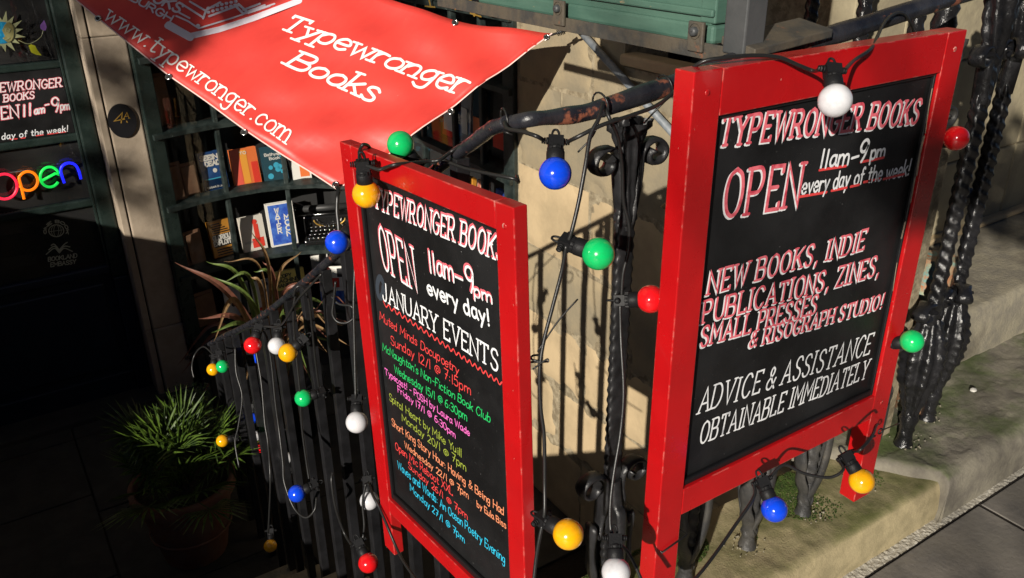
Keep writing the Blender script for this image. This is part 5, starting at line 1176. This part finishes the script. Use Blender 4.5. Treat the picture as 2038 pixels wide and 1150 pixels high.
for k in range(26):
    a = rnd.uniform(0, 6.28); ln = rnd.uniform(.25, .5); h = rnd.uniform(.1, .4); d = V((math.cos(a), math.sin(a)*.7, 0))
    blade(bc+d*.03, bc+d*ln*.5+V((0, 0, h)), bc+d*ln+V((0, 0, h*.8-.08)), .011, M[rnd.choice(['phor1', 'phor2', 'phor3'])])
tub = MB(); tub.lathe((1.02, 3.75, -1.05), [(.001, 0), (.17, 0), (.22, .3), (.235, .31), (.235, .34), (.2, .34), (.18, .3), (.001, .3)], 40); tub.top('black_tub', M['plaque'], 'black plastic tub under the spiky plant', 'plant pot')
tub = MB(); tub.lathe((.70, 3.9, -1.05), [(.001, 0), (.12, 0), (.15, .2), (.165, .21), (.165, .23), (.14, .23), (.12, .2), (.001, .2)], 32); tub.top('grey_tub', M['floor'], 'low dark grey tub beside the stone pilaster', 'plant pot')
wd = MB()
for k in range(900):
    a = rnd.uniform(0, 6.28); r = rnd.uniform(0, .16); c = V((.66+r*math.cos(a), 3.85+r*math.sin(a), -.86+rnd.uniform(0, .16))); s = rnd.uniform(.004, .011); t = V((rnd.uniform(-1, 1), rnd.uniform(-1, 1), rnd.uniform(-.4, .8))).normalized(); u = t.orthogonal().normalized()
    wd.add([c-t*s, c+u*s*.5, c+t*s, c-u*s*.5], [(0, 1, 2, 3)])
wd.top('small_bush', M['palm'], 'low leafy clump in the grey tub behind the palm', 'plant', kind=None)

# ------------------------------------------------------------------ street behind the camera: buildings and a winter tree
MB().box((-34, -27, -.05), (30, -21, 11.)).top('opposite_terrace', M['facade'], 'sandstone terrace across the street behind the viewer', 'building')
tree = thing('street_tree', 'street tree behind the viewer whose twigs dapple the shop front', 'tree', (-7.5, -6.2, 0))
C1 = V((1.45, .82, 1.02)); S1 = C1-L*6.2; S2 = V((3.3, 1.56, .46))-L*6.5; C2 = V((.62, 4.45, .75))-L*8.5; C3 = bpt(372, 10)-L*7.; C4 = V((.3, 4.5, .55))-L*8.5
tp = V((-7.6, -6.0, 3.4))
MB().tube([(-7.5, -6.2, 0), (-7.52, -6.15, 1.5), tp], [.16, .13, .1], 14).build('trunk', M['bark'], tree)
lf = MB(); rnd = random.Random(5)
def clump(c, r, n, ls, st=(1, 1, 1)):
    for k in range(n):
        p = V((rnd.gauss(0, .45)*st[0], rnd.gauss(0, .45)*st[1], rnd.gauss(0, .45)*st[2]))
        if p.length > 1: p = p.normalized()
        p = c+p*r; s = ls*rnd.uniform(.6, 1.3); t = V((rnd.uniform(-1, 1), rnd.uniform(-1, 1), rnd.uniform(-1, 1))).normalized(); u = t.orthogonal().normalized()
        lf.add([p-t*s, p+u*s*.55, p+t*s, p-u*s*.55], [(0, 1, 2, 3)])
clump(S1, .105, 260, .035); clump(C3+V((-.1,.3,.25)), .55, 2200, .07, (1.1, 1.1, .8)); clump(S2, .26, 500, .05, (1.3, 1.3, .8));  # leaf clumps added on the sun's path to shade board, banner and steps
for k in range(16): clump(C2+V((rnd.uniform(-.15, .15), rnd.uniform(-.3, .3), rnd.uniform(-.75, .6))), .1, 34, .035)
for k in range(5): clump(C4+V((rnd.uniform(-.2, .2), rnd.uniform(-.2, .2), rnd.uniform(-.4, .6))), .15, 26, .045)
lf.build('leaves', M['treeleaf'], tree, kind='stuff')
for c in (S1, C2, C3):
    h = (tp+c)/2+V((0, 0, 1.6)); MB().tube(smooth_path([tp-V((0, 0, .2)), h, c+V((0, 0, .12))], 8), .012, 8).build('limb', M['bark'], tree)
